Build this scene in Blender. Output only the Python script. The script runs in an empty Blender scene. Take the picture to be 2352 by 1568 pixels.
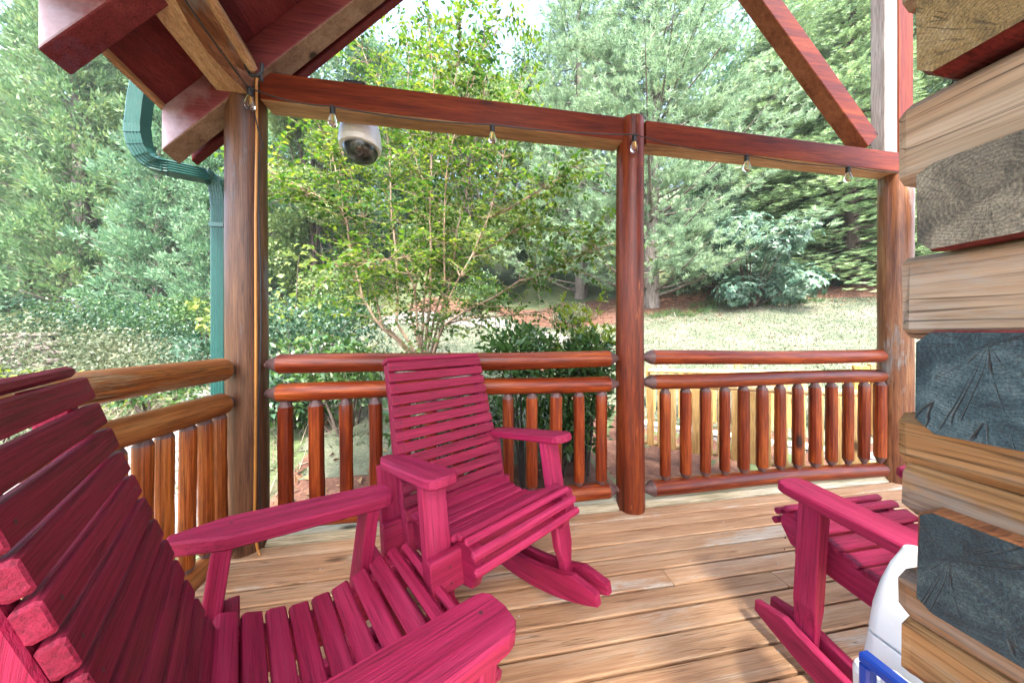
import bpy, math, random
import numpy as np
from mathutils import Vector, Matrix

# ------------------------------------------------------------------ camera, world, sun, exposure
scene = bpy.context.scene
COL = scene.collection
YAW = math.radians(9.3)
EYE = 1.07
cam_d = bpy.data.cameras.new('camera')
cam = bpy.data.objects.new('camera', cam_d)
COL.objects.link(cam)
cam.location = (0, 0, EYE)
cam.rotation_euler = (math.radians(90), 0, -YAW)
cam_d.sensor_width = 36
cam_d.lens = 36 * 679 / 2352
cam_d.shift_y = -19 / 2352
cam_d.clip_start = 0.02
cam_d.clip_end = 600
scene.camera = cam

SUN_EL, SUN_AZ = math.radians(58), math.radians(-172)      # azimuth from +Y towards +X
world = bpy.data.worlds.new('World')
scene.world = world
world.use_nodes = True
wn = world.node_tree
sky = wn.nodes.new('ShaderNodeTexSky')
sky.sky_type = 'NISHITA'
sky.sun_disc = False
sky.sun_elevation = SUN_EL
sky.sun_rotation = SUN_AZ
sky.air_density = 1.0
sky.dust_density = 4.0
sky.ozone_density = 0.6
wn.nodes['Background'].inputs['Strength'].default_value = 0.15
wn.links.new(sky.outputs[0], wn.nodes['Background'].inputs['Color'])
sun_d = bpy.data.lights.new('sun', 'SUN')
sun_d.energy = 2.0
sun_d.angle = math.radians(10)
sun_d.color = (1.0, 0.95, 0.87)
sun = bpy.data.objects.new('sun', sun_d)
COL.objects.link(sun)
sd = Vector((math.sin(SUN_AZ) * math.cos(SUN_EL), math.cos(SUN_AZ) * math.cos(SUN_EL), math.sin(SUN_EL)))
sun.rotation_euler = sd.to_track_quat('Z', 'Y').to_euler()
scene.view_settings.view_transform = 'Standard'
scene.view_settings.look = 'None'
scene.view_settings.gamma = 1
scene.view_settings.use_curve_mapping = False
scene.view_settings.exposure = 3.1
scene.render.engine = 'CYCLES'
scene.cycles.max_bounces = 8
scene.cycles.diffuse_bounces = 5
scene.cycles.transparent_max_bounces = 8
scene.cycles.use_denoising = True

rnd = random.Random(7)
rng = np.random.default_rng(11)
S9, C9 = math.sin(YAW), math.cos(YAW)
PI = math.pi


def ground_at(u, d):                    # map position seen in direction u (pixel column of the survey) at depth d
    r = (u - 1176) / 679 * d
    return d * S9 + r * C9, d * C9 - r * S9


def on_y(u, v, y):
    k = y / (679 * C9 - (u - 1176) * S9)
    return Vector(((679 * S9 + (u - 1176) * C9) * k, y, EYE + (765 - v) * k))


def on_x(u, v, x):
    k = x / (679 * S9 + (u - 1176) * C9)
    return Vector((x, (679 * C9 - (u - 1176) * S9) * k, EYE + (765 - v) * k))


# ------------------------------------------------------------------ object helpers
def tag(o, label=None, cat=None, group=None, kind=None):
    if label: o['label'] = label
    if cat: o['category'] = cat
    if group: o['group'] = group
    if kind: o['kind'] = kind
    return o


def empty(name, loc=(0, 0, 0), rot=(0, 0, 0)):
    o = bpy.data.objects.new(name, None)
    o.empty_display_size = 0.1
    o.location = loc
    o.rotation_euler = rot
    COL.objects.link(o)
    return o


def link_mesh(name, me, parent=None, mat=None):
    o = bpy.data.objects.new(name, me)
    COL.objects.link(o)
    if parent is not None: o.parent = parent
    if mat is not None and not me.materials: me.materials.append(mat)
    return o


def mesh_py(name, V, F, mat=None, parent=None, smooth=False):
    me = bpy.data.meshes.new(name)
    me.from_pydata([tuple(v) for v in V], [], [tuple(f) for f in F])
    me.update()
    if smooth: me.shade_smooth()
    return link_mesh(name, me, parent, mat)


def mesh_np(name, V, F, mat=None, parent=None, smooth=False):
    """F: (n,k) integer array, every face with k corners"""
    me = bpy.data.meshes.new(name)
    V = np.ascontiguousarray(V, dtype=np.float32)
    F = np.ascontiguousarray(F, dtype=np.int32)
    n, k = F.shape
    me.vertices.add(len(V)); me.vertices.foreach_set('co', V.ravel())
    me.loops.add(n * k); me.loops.foreach_set('vertex_index', F.ravel())
    me.polygons.add(n); me.polygons.foreach_set('loop_start', np.arange(0, n * k, k, dtype=np.int32))
    me.update(calc_edges=True)
    if smooth: me.shade_smooth()
    return link_mesh(name, me, parent, mat)


class MB:
    """collects simple solids into one mesh"""
    def __init__(self): self.V = []; self.F = []
    def add(self, V, F):
        b = len(self.V)
        self.V += [Vector(v) for v in V]
        self.F += [tuple(i + b for i in f) for f in F]
        return self
    def box(self, x0, x1, y0, y1, z0, z1, M=None, ch=0.0):
        """box with chamfered long edges when ch > 0 (chamfer along its longest axis)"""
        L = (x1 - x0, y1 - y0, z1 - z0)
        if ch <= 0:
            V = [Vector((x, y, z)) for x in (x0, x1) for y in (y0, y1) for z in (z0, z1)]
            F = [(0, 1, 3, 2), (4, 6, 7, 5), (0, 4, 5, 1), (2, 3, 7, 6), (0, 2, 6, 4), (1, 5, 7, 3)]
        else:
            ax = max(range(3), key=lambda i: L[i])
            o = [i for i in range(3) if i != ax]
            lo, hi = (x0, y0, z0), (x1, y1, z1)
            a0, a1, b0, b1 = lo[o[0]], hi[o[0]], lo[o[1]], hi[o[1]]
            c = min(ch, (a1 - a0) * .45, (b1 - b0) * .45)
            ring = [(a0 + c, b0), (a1 - c, b0), (a1, b0 + c), (a1, b1 - c), (a1 - c, b1), (a0 + c, b1), (a0, b1 - c), (a0, b0 + c)]
            am, bm = (a0 + a1) / 2, (b0 + b1) / 2
            V = []
            e = c * .7
            ends = [(lo[ax], 1 - e / max(1e-6, min(a1 - a0, b1 - b0) / 2)), (lo[ax] + e, 1), (hi[ax] - e, 1), (hi[ax], 1 - e / max(1e-6, min(a1 - a0, b1 - b0) / 2))]
            for t, s in ends:
                for a, b in ring:
                    v = [0, 0, 0]; v[ax] = t; v[o[0]] = am + (a - am) * s; v[o[1]] = bm + (b - bm) * s
                    V.append(Vector(v))
            F = []
            for r in range(3):
                for i in range(8):
                    j = (i + 1) % 8
                    F.append((r * 8 + i, r * 8 + j, r * 8 + 8 + j, r * 8 + 8 + i))
            F.append(tuple(range(7, -1, -1))); F.append(tuple(range(24, 32)))
            if ax == 1: F = [tuple(reversed(f)) for f in F]
        if M is not None: V = [M @ v for v in V]
        return self.add(V, F)
    def lathe(self, axis_pts, radii, n=14, wob=0.0, seed=0):
        """closed tube through points with a radius at each"""
        r_ = random.Random(seed)
        P = [Vector(p) for p in axis_pts]
        V, F = [], []
        prev = None
        for i, p in enumerate(P):
            t = (P[min(i + 1, len(P) - 1)] - P[max(i - 1, 0)]).normalized()
            if prev is None:
                a = t.orthogonal().normalized()
            else:
                a = (prev - t * prev.dot(t)).normalized()
            prev = a
            b = t.cross(a)
            for k in range(n):
                th = 2 * PI * k / n
                rr = radii[i] * (1 + wob * r_.uniform(-1, 1))
                V.append(p + (a * math.cos(th) + b * math.sin(th)) * rr)
        for i in range(len(P) - 1):
            for k in range(n):
                j = (k + 1) % n
                F.append((i * n + k, i * n + j, i * n + n + j, i * n + n + k))
        F.append(tuple(range(n - 1, -1, -1)))
        F.append(tuple(range((len(P) - 1) * n, len(P) * n)))
        return self.add(V, F)
    def prism(self, poly, y0, y1, frame=None, ch=0.0):
        """poly of (a, b) in the plane, extruded from y0 to y1; frame maps (a, y, b) -> point; ch shrinks the end caps"""
        fr = frame or (lambda a, y, b: Vector((a, y, b)))
        n = len(poly)
        ca = sum(p[0] for p in poly) / n; cb = sum(p[1] for p in poly) / n
        def inset(s):
            out = []
            for i in range(n):
                p0, p1, p2 = Vector(poly[i - 1]), Vector(poly[i]), Vector(poly[(i + 1) % n])
                d1, d2 = (p1 - p0), (p2 - p1)
                d1 = d1.normalized() if d1.length > 1e-9 else Vector((1, 0)); d2 = d2.normalized() if d2.length > 1e-9 else d1
                n1, n2 = Vector((-d1.y, d1.x)), Vector((-d2.y, d2.x))
                m = (n1 + n2)
                m = m.normalized() if m.length > 1e-6 else n1
                out.append(p1 + m * s * AREA)
            return out
        A = sum(poly[i - 1][0] * poly[i][1] - poly[i][0] * poly[i - 1][1] for i in range(n))
        AREA = 1 if A > 0 else -1
        rings = [(y0, poly), (y1, poly)] if ch <= 0 else [(y0, inset(ch)), (y0 + ch, poly), (y1 - ch, poly), (y1, inset(ch))]
        V = [fr(a, y, b) for y, pl in rings for a, b in pl]
        F = []
        R = len(rings)
        for r in range(R - 1):
            for i in range(n):
                j = (i + 1) % n
                F.append((r * n + i, r * n + n + i, r * n + n + j, r * n + j))
        F.append(tuple(range(n))); F.append(tuple(range(R * n - 1, R * n - n - 1, -1)))
        return self.add(V, F)
    def build(self, name, mat, parent=None, smooth=False):
        o = mesh_py(name, self.V, self.F, mat, parent)
        me = o.data
        import bmesh
        bm = bmesh.new(); bm.from_mesh(me)
        bmesh.ops.recalc_face_normals(bm, faces=bm.faces)
        bm.to_mesh(me); bm.free()
        if smooth:
            me.shade_smooth()
            try: me.set_sharp_from_angle(angle=math.radians(26))
            except Exception: pass
        return o


# ------------------------------------------------------------------ materials
def new_mat(name):
    m = bpy.data.materials.new(name)
    m.use_nodes = True
    nt = m.node_tree
    b = nt.nodes['Principled BSDF']
    return m, nt, b


def N(nt, typ, **kw):
    n = nt.nodes.new(typ)
    for k, v in kw.items(): setattr(n, k, v)
    return n


def ramp(nt, stops, src):
    r = N(nt, 'ShaderNodeValToRGB')
    cr = r.color_ramp
    while len(cr.elements) < len(stops): cr.elements.new(0.5)
    for e, (p, c) in zip(cr.elements, stops):
        e.position = p
        e.color = (*c, 1) if len(c) == 3 else c
    nt.links.new(src, r.inputs[0])
    return r.outputs[0]


def mix(nt, f, a, b, mode='MIX'):
    m = N(nt, 'ShaderNodeMix', data_type='RGBA', blend_type=mode)
    for s, v in ((m.inputs[0], f), (m.inputs[6], a), (m.inputs[7], b)):
        if hasattr(v, 'is_output') or isinstance(v, bpy.types.NodeSocket): nt.links.new(v, s)
        else: s.default_value = v if not isinstance(v, tuple) else (*v, 1)
    return m.outputs[2]


def noise(nt, vec, scale, detail=3, rough=.55, dist=0):
    n = N(nt, 'ShaderNodeTexNoise')
    n.inputs['Scale'].default_value = scale
    n.inputs['Detail'].default_value = detail
    n.inputs['Roughness'].default_value = rough
    n.inputs['Distortion'].default_value = dist
    nt.links.new(vec, n.inputs['Vector'])
    return n.outputs['Fac']


def coords(nt, axis=None, stretch=12.0, rand=True):
    tc = N(nt, 'ShaderNodeTexCoord')
    mp = N(nt, 'ShaderNodeMapping')
    sc = [1.0, 1.0, 1.0]
    if axis is not None: sc['XYZ'.index(axis)] = 1.0 / stretch
    mp.inputs['Scale'].default_value = sc
    nt.links.new(tc.outputs['Object'], mp.inputs['Vector'])
    if rand:
        oi = N(nt, 'ShaderNodeObjectInfo')
        mu = N(nt, 'ShaderNodeMath', operation='MULTIPLY'); mu.inputs[1].default_value = 37.0
        nt.links.new(oi.outputs['Random'], mu.inputs[0])
        cb = N(nt, 'ShaderNodeCombineXYZ')
        for i in range(3): nt.links.new(mu.outputs[0], cb.inputs[i])
        nt.links.new(cb.outputs[0], mp.inputs['Location'])
    return mp.outputs[0]


def bump(nt, b, h, strength=.3, dist=.004):
    bp = N(nt, 'ShaderNodeBump')
    bp.inputs['Strength'].default_value = strength
    bp.inputs['Distance'].default_value = dist
    nt.links.new(h, bp.inputs['Height'])
    nt.links.new(bp.outputs[0], b.inputs['Normal'])


def bright_random(nt, col, amount):
    oi = N(nt, 'ShaderNodeObjectInfo')
    mr = N(nt, 'ShaderNodeMapRange')
    mr.inputs['To Min'].default_value = 1 - amount; mr.inputs['To Max'].default_value = 1 + amount
    nt.links.new(oi.outputs['Random'], mr.inputs['Value'])
    hs = N(nt, 'ShaderNodeHueSaturation')
    nt.links.new(mr.outputs[0], hs.inputs['Value'])
    nt.links.new(col, hs.inputs['Color'])
    return hs.outputs[0]


def wood(name, axis, dark, mid, light, rough=.45, coat=0.0, grain=60, bumpy=.3, wear=None, wear_amt=.55, knots=True, rand=.12, stretch=14, wear_scale=5, fine=300, fine_amt=.55, cracks=0.0, spec=.3):
    m, nt, b = new_mat(name)
    v = coords(nt, axis, stretch)
    v1 = coords(nt, axis, 3.0)
    g = noise(nt, v, grain, 4, .6, .4)
    g2 = noise(nt, v, grain * .22, 3, .5, .8)
    add = N(nt, 'ShaderNodeMath', operation='ADD'); add.use_clamp = True
    sc = N(nt, 'ShaderNodeMath', operation='MULTIPLY'); sc.inputs[1].default_value = .5
    sc2 = N(nt, 'ShaderNodeMath', operation='MULTIPLY'); sc2.inputs[1].default_value = .5
    nt.links.new(g, sc.inputs[0]); nt.links.new(g2, sc2.inputs[0])
    nt.links.new(sc.outputs[0], add.inputs[0]); nt.links.new(sc2.outputs[0], add.inputs[1])
    col = ramp(nt, [(.34, dark), (.5, mid), (.66, light)], add.outputs[0])
    if wear is not None:
        v2 = coords(nt, axis, 5.0)
        w = noise(nt, v2, wear_scale, 9, .74, .3)
        wf = ramp(nt, [(wear_amt - .035, (0, 0, 0)), (wear_amt + .045, (1, 1, 1))], w)
        col = mix(nt, wf, col, wear)
    if knots:
        vo = N(nt, 'ShaderNodeTexVoronoi'); vo.inputs['Scale'].default_value = 4.2
        nt.links.new(v1, vo.inputs['Vector'])
        kf = ramp(nt, [(.045, (1, 1, 1)), (.10, (0, 0, 0))], vo.outputs['Distance'])
        col = mix(nt, kf, col, tuple(c * .25 for c in dark))
    vf = coords(nt, axis, 45.0)
    fg = noise(nt, vf, fine, 4, .7, .2)
    fm = ramp(nt, [(.36, (1 - fine_amt,) * 3), (.50, (1, 1, 1)), (.66, (1 + fine_amt * .35,) * 3)], fg)
    col = mix(nt, 1.0, col, fm, 'MULTIPLY')
    hgt = fg
    if cracks:
        vc = coords(nt, axis, 30.0)
        cn = noise(nt, vc, 38, 2, .5, .1)
        dd = N(nt, 'ShaderNodeMath', operation='SUBTRACT'); dd.inputs[1].default_value = .5; nt.links.new(cn, dd.inputs[0])
        da = N(nt, 'ShaderNodeMath', operation='ABSOLUTE'); nt.links.new(dd.outputs[0], da.inputs[0])
        ckr = ramp(nt, [(.004, (1, 1, 1)), (.014, (0, 0, 0))], da.outputs[0])
        msk = ramp(nt, [(.50, (0, 0, 0)), (.58, (1, 1, 1))], noise(nt, v1, 6, 3))
        ckr = mix(nt, 1.0, ckr, msk, 'MULTIPLY')
        cm = N(nt, 'ShaderNodeMath', operation='MULTIPLY'); cm.inputs[1].default_value = cracks; nt.links.new(ckr, cm.inputs[0])
        col = mix(nt, cm.outputs[0], col, tuple(c * .12 for c in dark))
    if rand: col = bright_random(nt, col, rand)
    nt.links.new(col, b.inputs['Base Color'])
    b.inputs['Specular IOR Level'].default_value = spec
    rr = N(nt, 'ShaderNodeMapRange')
    rr.inputs['To Min'].default_value = max(.05, rough - .1); rr.inputs['To Max'].default_value = rough + .15
    nt.links.new(g2, rr.inputs['Value']); nt.links.new(rr.outputs[0], b.inputs['Roughness'])
    b.inputs['Coat Weight'].default_value = coat
    b.inputs['Coat Roughness'].default_value = .25
    bump(nt, b, hgt, bumpy, .003)
    return m


def flat(name, col, rough=.5, metal=0, var=.06, scale=30, coat=0):
    m, nt, b = new_mat(name)
    v = coords(nt)
    n = noise(nt, v, scale, 4)
    c = ramp(nt, [(.3, tuple(x * (1 - var) for x in col)), (.7, tuple(min(1, x * (1 + var)) for x in col))], n)
    nt.links.new(c, b.inputs['Base Color'])
    b.inputs['Roughness'].default_value = rough
    b.inputs['Metallic'].default_value = metal
    b.inputs['Coat Weight'].default_value = coat
    return m


def glass(name, tint=(1, 1, 1), rough=.0, ior=1.45):
    m, nt, b = new_mat(name)
    b.inputs['Base Color'].default_value = (*tint, 1)
    b.inputs['Transmission Weight'].default_value = 1
    b.inputs['Roughness'].default_value = rough
    b.inputs['IOR'].default_value = ior
    return m


def leaf_mat(name, cols, trans=.35, rough=.45, patch=1.5, spec=.5):
    """cols: three or more greens spread leaf by leaf; patch: size of clumps that share a tone"""
    m, nt, b = new_mat(name)
    ge = N(nt, 'ShaderNodeNewGeometry')
    v = coords(nt, rand=False)
    n = noise(nt, v, patch, 3)
    a = N(nt, 'ShaderNodeMath', operation='MULTIPLY'); a.inputs[1].default_value = .5
    c = N(nt, 'ShaderNodeMath', operation='MULTIPLY'); c.inputs[1].default_value = .75
    nt.links.new(ge.outputs['Random Per Island'], a.inputs[0]); nt.links.new(n, c.inputs[0])
    s = N(nt, 'ShaderNodeMath', operation='ADD')
    nt.links.new(a.outputs[0], s.inputs[0]); nt.links.new(c.outputs[0], s.inputs[1])
    k = len(cols)
    col = ramp(nt, [(.3 + .65 * i / (k - 1), cols[i]) for i in range(k)], s.outputs[0])
    nt.links.new(col, b.inputs['Base Color'])
    b.inputs['Roughness'].default_value = rough
    b.inputs['Specular IOR Level'].default_value = spec
    tr = N(nt, 'ShaderNodeBsdfTranslucent')
    hs = N(nt, 'ShaderNodeHueSaturation'); hs.inputs['Saturation'].default_value = 1.12; hs.inputs['Value'].default_value = 1.25
    hs.inputs['Hue'].default_value = .488
    nt.links.new(col, hs.inputs['Color']); nt.links.new(hs.outputs[0], tr.inputs['Color'])
    ms = N(nt, 'ShaderNodeMixShader'); ms.inputs[0].default_value = trans
    nt.links.new(b.outputs[0], ms.inputs[1]); nt.links.new(tr.outputs[0], ms.inputs[2])
    nt.links.new(ms.outputs[0], nt.nodes['Material Output'].inputs['Surface'])
    return m


LOG = {a: wood('stained_log_' + a, a, (.065, .0065, .0018), (.175, .023, .0036), (.33, .070, .010), .40, .14, 55, .25, rand=.15) for a in 'XYZ'}
LOGW = {a: wood('weathered_log_' + a, a, (.085, .026, .011), (.185, .068, .026), (.29, .14, .06), .42, .25, 55, .3, wear=(.22, .20, .18), wear_amt=.58, rand=.1) for a in 'XYZ'}
LOGO = wood('orange_baluster_stain', 'Z', (.11, .022, .004), (.27, .062, .008), (.40, .13, .02), .4, .15, 50, .3, rand=.15, cracks=.6)
LOGG = wood('golden_rail_log', 'Y', (.13, .030, .006), (.27, .085, .018), (.36, .15, .045), .42, .15, 50, .3, wear=(.30, .21, .12), wear_amt=.57, rand=.08, cracks=.8)
LOGC = wood('dark_corner_post_stain', 'Z', (.05, .020, .010), (.115, .045, .019), (.19, .088, .040), .42, .15, 45, .4, wear=(.15, .145, .15), wear_amt=.60, wear_scale=4, cracks=.8)
LOGP = wood('blotched_post_stain', 'Z', (.045, .006, .0024), (.13, .019, .004), (.24, .050, .009), .42, .12, 45, .4, wear=(.30, .085, .025), wear_amt=.60, wear_scale=8, cracks=.8)
CONE = flat('cut_log_end', (.105, .055, .05), .55, var=.3, scale=60)
BEAM = {a: wood('stained_beam_' + a, a, (.05, .006, .0022), (.115, .016, .0038), (.185, .036, .008), .5, .06, 40, .2, rand=.05, spec=.14) for a in 'XYZ'}
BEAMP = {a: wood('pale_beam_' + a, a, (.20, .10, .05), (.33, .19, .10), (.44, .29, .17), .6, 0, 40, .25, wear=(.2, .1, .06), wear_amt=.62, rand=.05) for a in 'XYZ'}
MAROON = {a: wood('maroon_stain_' + a, a, (.075, .011, .014), (.12, .019, .022), (.165, .034, .034), .55, 0, 30, .12, rand=.06, spec=.15, wear=(.10, .03, .05), wear_amt=.6) for a in 'XYZ'}
DECK = wood('deck_board_wood', 'X', (.32, .165, .082), (.475, .285, .155), (.56, .395, .25), .76, 0, 60, .5, wear=(.52, .44, .335), wear_amt=.595, rand=.13, stretch=20, wear_scale=3.6, knots=True, fine=260, fine_amt=.30, cracks=.5, spec=.18)
DECKE = wood('deck_edge_wood', 'X', (.30, .25, .14), (.44, .38, .25), (.55, .50, .38), .65, 0, 60, .3, rand=.06)
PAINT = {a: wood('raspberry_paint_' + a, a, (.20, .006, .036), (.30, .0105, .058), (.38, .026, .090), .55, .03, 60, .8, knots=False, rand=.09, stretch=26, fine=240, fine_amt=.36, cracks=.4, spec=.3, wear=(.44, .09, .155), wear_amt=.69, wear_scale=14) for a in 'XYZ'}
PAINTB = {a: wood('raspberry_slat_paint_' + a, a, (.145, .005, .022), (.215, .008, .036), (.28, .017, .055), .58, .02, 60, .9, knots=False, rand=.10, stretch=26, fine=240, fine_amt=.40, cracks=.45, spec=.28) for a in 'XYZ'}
GREYW = wood('silvered_wood', 'Z', (.13, .10, .085), (.235, .205, .185), (.32, .295, .275), .7, 0, 40, .3, rand=.05)
FENCEW = wood('fence_wood', 'Z', (.35, .18, .06), (.50, .30, .11), (.62, .43, .20), .65, 0, 50, .3, rand=.12)
FENCEX = wood('fence_rail_wood', 'X', (.38, .24, .11), (.52, .36, .18), (.64, .49, .29), .65, 0, 50, .3, rand=.1, knots=False)
YELW = wood('yellow_post_wood', 'Z', (.45, .25, .05), (.6, .36, .08), (.7, .45, .13), .6, 0, 50, .3, rand=.06)
LOGSIDE = wood('hewn_log_side', 'Y', (.28, .165, .095), (.38, .26, .165), (.46, .35, .25), .7, 0, 40, .6, wear=(.37, .32, .265), wear_amt=.5, knots=True, rand=.08, stretch=9, fine=200, fine_amt=.35, cracks=.7, spec=.2)
LOGLOW = wood('hewn_log_side_orange', 'Y', (.17, .075, .028), (.29, .150, .058), (.38, .23, .11), .65, 0, 40, .6, wear=(.23, .17, .125), wear_amt=.56, rand=.08, stretch=9, fine=200, fine_amt=.38, cracks=.7, spec=.2)


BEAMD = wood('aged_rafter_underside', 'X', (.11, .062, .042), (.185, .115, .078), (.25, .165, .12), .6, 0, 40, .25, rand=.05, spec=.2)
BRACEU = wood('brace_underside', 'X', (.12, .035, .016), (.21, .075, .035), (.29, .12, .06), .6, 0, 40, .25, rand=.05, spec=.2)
RAFT = wood('weathered_lit_rafter', 'X', (.085, .013, .016), (.135, .024, .026), (.18, .04, .04), .5, 0, 30, .15, rand=.04)
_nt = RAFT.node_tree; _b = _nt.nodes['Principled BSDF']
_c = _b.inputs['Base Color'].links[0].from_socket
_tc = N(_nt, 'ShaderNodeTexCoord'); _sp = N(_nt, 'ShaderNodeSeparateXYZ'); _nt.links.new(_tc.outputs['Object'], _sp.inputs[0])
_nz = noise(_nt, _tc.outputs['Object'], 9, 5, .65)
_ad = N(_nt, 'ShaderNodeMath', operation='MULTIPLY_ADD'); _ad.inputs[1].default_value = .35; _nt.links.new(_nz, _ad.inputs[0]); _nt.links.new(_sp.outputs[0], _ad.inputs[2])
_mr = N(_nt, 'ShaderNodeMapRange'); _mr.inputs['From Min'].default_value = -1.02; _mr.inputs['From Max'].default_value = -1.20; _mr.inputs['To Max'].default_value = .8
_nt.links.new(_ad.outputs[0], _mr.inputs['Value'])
_nt.links.new(mix(_nt, _mr.outputs[0], _c, (.36, .29, .33)), _b.inputs['Base Color'])  # tails turn pale lavender: weathering and light on them, both put into the colour


def end_grain(name, a, b_, c, pith=(0, 0), cracks=.6):
    """sawn log end in the local YZ plane: rings, radial checks, mottled weathering"""
    m, nt, b = new_mat(name)
    tc = N(nt, 'ShaderNodeTexCoord')
    mp = N(nt, 'ShaderNodeMapping'); mp.inputs['Location'].default_value = (0, -pith[0], -pith[1]); mp.inputs['Scale'].default_value = (0, 1, 1)
    nt.links.new(tc.outputs['Object'], mp.inputs['Vector'])
    ln = N(nt, 'ShaderNodeVectorMath', operation='LENGTH'); nt.links.new(mp.outputs[0], ln.inputs[0])
    nz = noise(nt, mp.outputs[0], 14, 4)
    ws = N(nt, 'ShaderNodeMath', operation='MULTIPLY_ADD'); ws.inputs[1].default_value = .03
    nt.links.new(nz, ws.inputs[0]); nt.links.new(ln.outputs[1], ws.inputs[2])
    fr = N(nt, 'ShaderNodeMath', operation='MULTIPLY'); fr.inputs[1].default_value = 1500; nt.links.new(ws.outputs[0], fr.inputs[0])
    sn = N(nt, 'ShaderNodeMath', operation='SINE'); nt.links.new(fr.outputs[0], sn.inputs[0])
    rings = ramp(nt, [(.25, (0, 0, 0)), (.9, (1, 1, 1))], sn.outputs[0])
    fine = noise(nt, mp.outputs[0], 420, 3, .7)
    mot = noise(nt, mp.outputs[0], 18, 6, .7, .6)
    col = ramp(nt, [(.36, a), (.5, b_), (.64, c)], mot)
    f2 = ramp(nt, [(.35, (.45, .45, .45)), (.65, (1.5, 1.5, 1.5))], fine)
    col = mix(nt, .75, col, f2, 'MULTIPLY')
    col = mix(nt, .26, col, rings, 'MULTIPLY')
    # radial checks
    sp = N(nt, 'ShaderNodeSeparateXYZ'); nt.links.new(mp.outputs[0], sp.inputs[0])
    at = N(nt, 'ShaderNodeMath', operation='ARCTAN2'); nt.links.new(sp.outputs[1], at.inputs[0]); nt.links.new(sp.outputs[2], at.inputs[1])
    cb = N(nt, 'ShaderNodeCombineXYZ')
    l2 = N(nt, 'ShaderNodeMath', operation='MULTIPLY'); l2.inputs[1].default_value = 1.2; nt.links.new(ln.outputs[1], l2.inputs[0])
    wob = N(nt, 'ShaderNodeMath', operation='MULTIPLY_ADD'); wob.inputs[1].default_value = .06; nt.links.new(nz, wob.inputs[0]); nt.links.new(at.outputs[0], wob.inputs[2])
    nt.links.new(wob.outputs[0], cb.inputs[0]); nt.links.new(l2.outputs[0], cb.inputs[1])
    cn = noise(nt, cb.outputs[0], 5.5, 1, .5, 0)
    d = N(nt, 'ShaderNodeMath', operation='SUBTRACT'); d.inputs[1].default_value = .5; nt.links.new(cn, d.inputs[0])
    ab = N(nt, 'ShaderNodeMath', operation='ABSOLUTE'); nt.links.new(d.outputs[0], ab.inputs[0])
    ck = ramp(nt, [(.006, (1, 1, 1)), (.020, (0, 0, 0))], ab.outputs[0])
    brk = ramp(nt, [(.42, (0, 0, 0)), (.52, (1, 1, 1))], noise(nt, mp.outputs[0], 30, 2))
    ck = mix(nt, 1.0, ck, brk, 'MULTIPLY')
    ckm = N(nt, 'ShaderNodeMath', operation='MULTIPLY'); ckm.inputs[1].default_value = cracks; nt.links.new(ck, ckm.inputs[0])
    col = mix(nt, ckm.outputs[0], col, (.012, .012, .012))
    nt.links.new(col, b.inputs['Base Color'])
    b.inputs['Roughness'].default_value = .8
    hm = N(nt, 'ShaderNodeMath', operation='SUBTRACT'); nt.links.new(fine, hm.inputs[0]); nt.links.new(ckm.outputs[0], hm.inputs[1])
    bump(nt, b, hm.outputs[0], .6, .003)
    return m


GREENP = flat('green_painted_aluminium', (.011, .072, .063), .4, var=.08)
WHITEP = flat('white_plastic', (.74, .78, .78), .4, var=.03)
CAMW = flat('white_housing', (.66, .68, .72), .35, var=.03)
BLUEP = flat('blue_plastic', (.006, .055, .38), .35)
BLACKP = flat('black_rubber', (.012, .012, .014), .5)
DARKM = flat('dark_lens_unit', (.03, .03, .032), .4, var=.4, scale=60)
BRASS = flat('filament', (.7, .4, .12), .3, metal=1)
CORDM = flat('orange_cord', (.45, .19, .03), .45)
SCREW = flat('screw_head', (.55, .52, .48), .4, metal=.7)
GLASS = glass('clear_glass')
DOME = glass('dome_glass', (.92, .97, .95), .03)

# ------------------------------------------------------------------ ground and terrain
def smooth01(t): 
    t = np.clip(t, 0, 1); return t * t * (3 - 2 * t)


KA, KB = (2.80, 4.355), (4.845, 2.60)           # line of the kerb wall behind the ramp
KN = (1.755 / 2.695, 2.045 / 2.695)


def hz(x, y):
    x = np.asarray(x, float); y = np.asarray(y, float)
    t = smooth01((x + 6.5) / 5.0)
    sl = .05 + (.25 - .05) * t
    yy = np.maximum(0, y - 2.4 - 1.95 * smooth01((x - 1.0) / 1.5) * (1 - .9 * smooth01((x - 3.4) / 1.6)))
    z = -.30 + sl * np.minimum(yy, 13) + .55 * np.maximum(0, np.minimum(yy, 60) - 13)
    z = z + .16 * np.maximum(0, x - 5) * smooth01((y + 2) / 6)
    sd = ((KA[0] - x) * KN[0] + (KA[1] - y) * KN[1])            # metres on the porch side of the kerb wall
    z = z - .38 * smooth01((sd - .02) / .22) * smooth01((x - 1.25) / .5) * smooth01((y - .5) / 1.0)
    z = z + .02 * np.sin(x * 1.7 + y) * smooth01((y - 2.5) / 2) + .03 * np.sin(x * .6 - y * .9) * smooth01((y - 3) / 3)
    return z


def hz1(x, y): return float(hz(x, y))


def sheet(name, xs, ys, dz, mat, mask=None):
    X, Y = np.meshgrid(xs, ys)
    Z = hz(X, Y) + dz
    V = np.stack([X.ravel(), Y.ravel(), Z.ravel()], 1)
    nx, ny = len(xs), len(ys)
    i, j = np.meshgrid(np.arange(nx - 1), np.arange(ny - 1))
    a = (j * nx + i).ravel()
    F = np.stack([a, a + 1, a + nx + 1, a + nx], 1)
    if mask is not None:
        cx = V[F].mean(1)
        F = F[mask(cx[:, 0], cx[:, 1])]
    o = mesh_np(name, V, F, mat, smooth=True)
    o['kind'] = 'structure'
    return o


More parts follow.
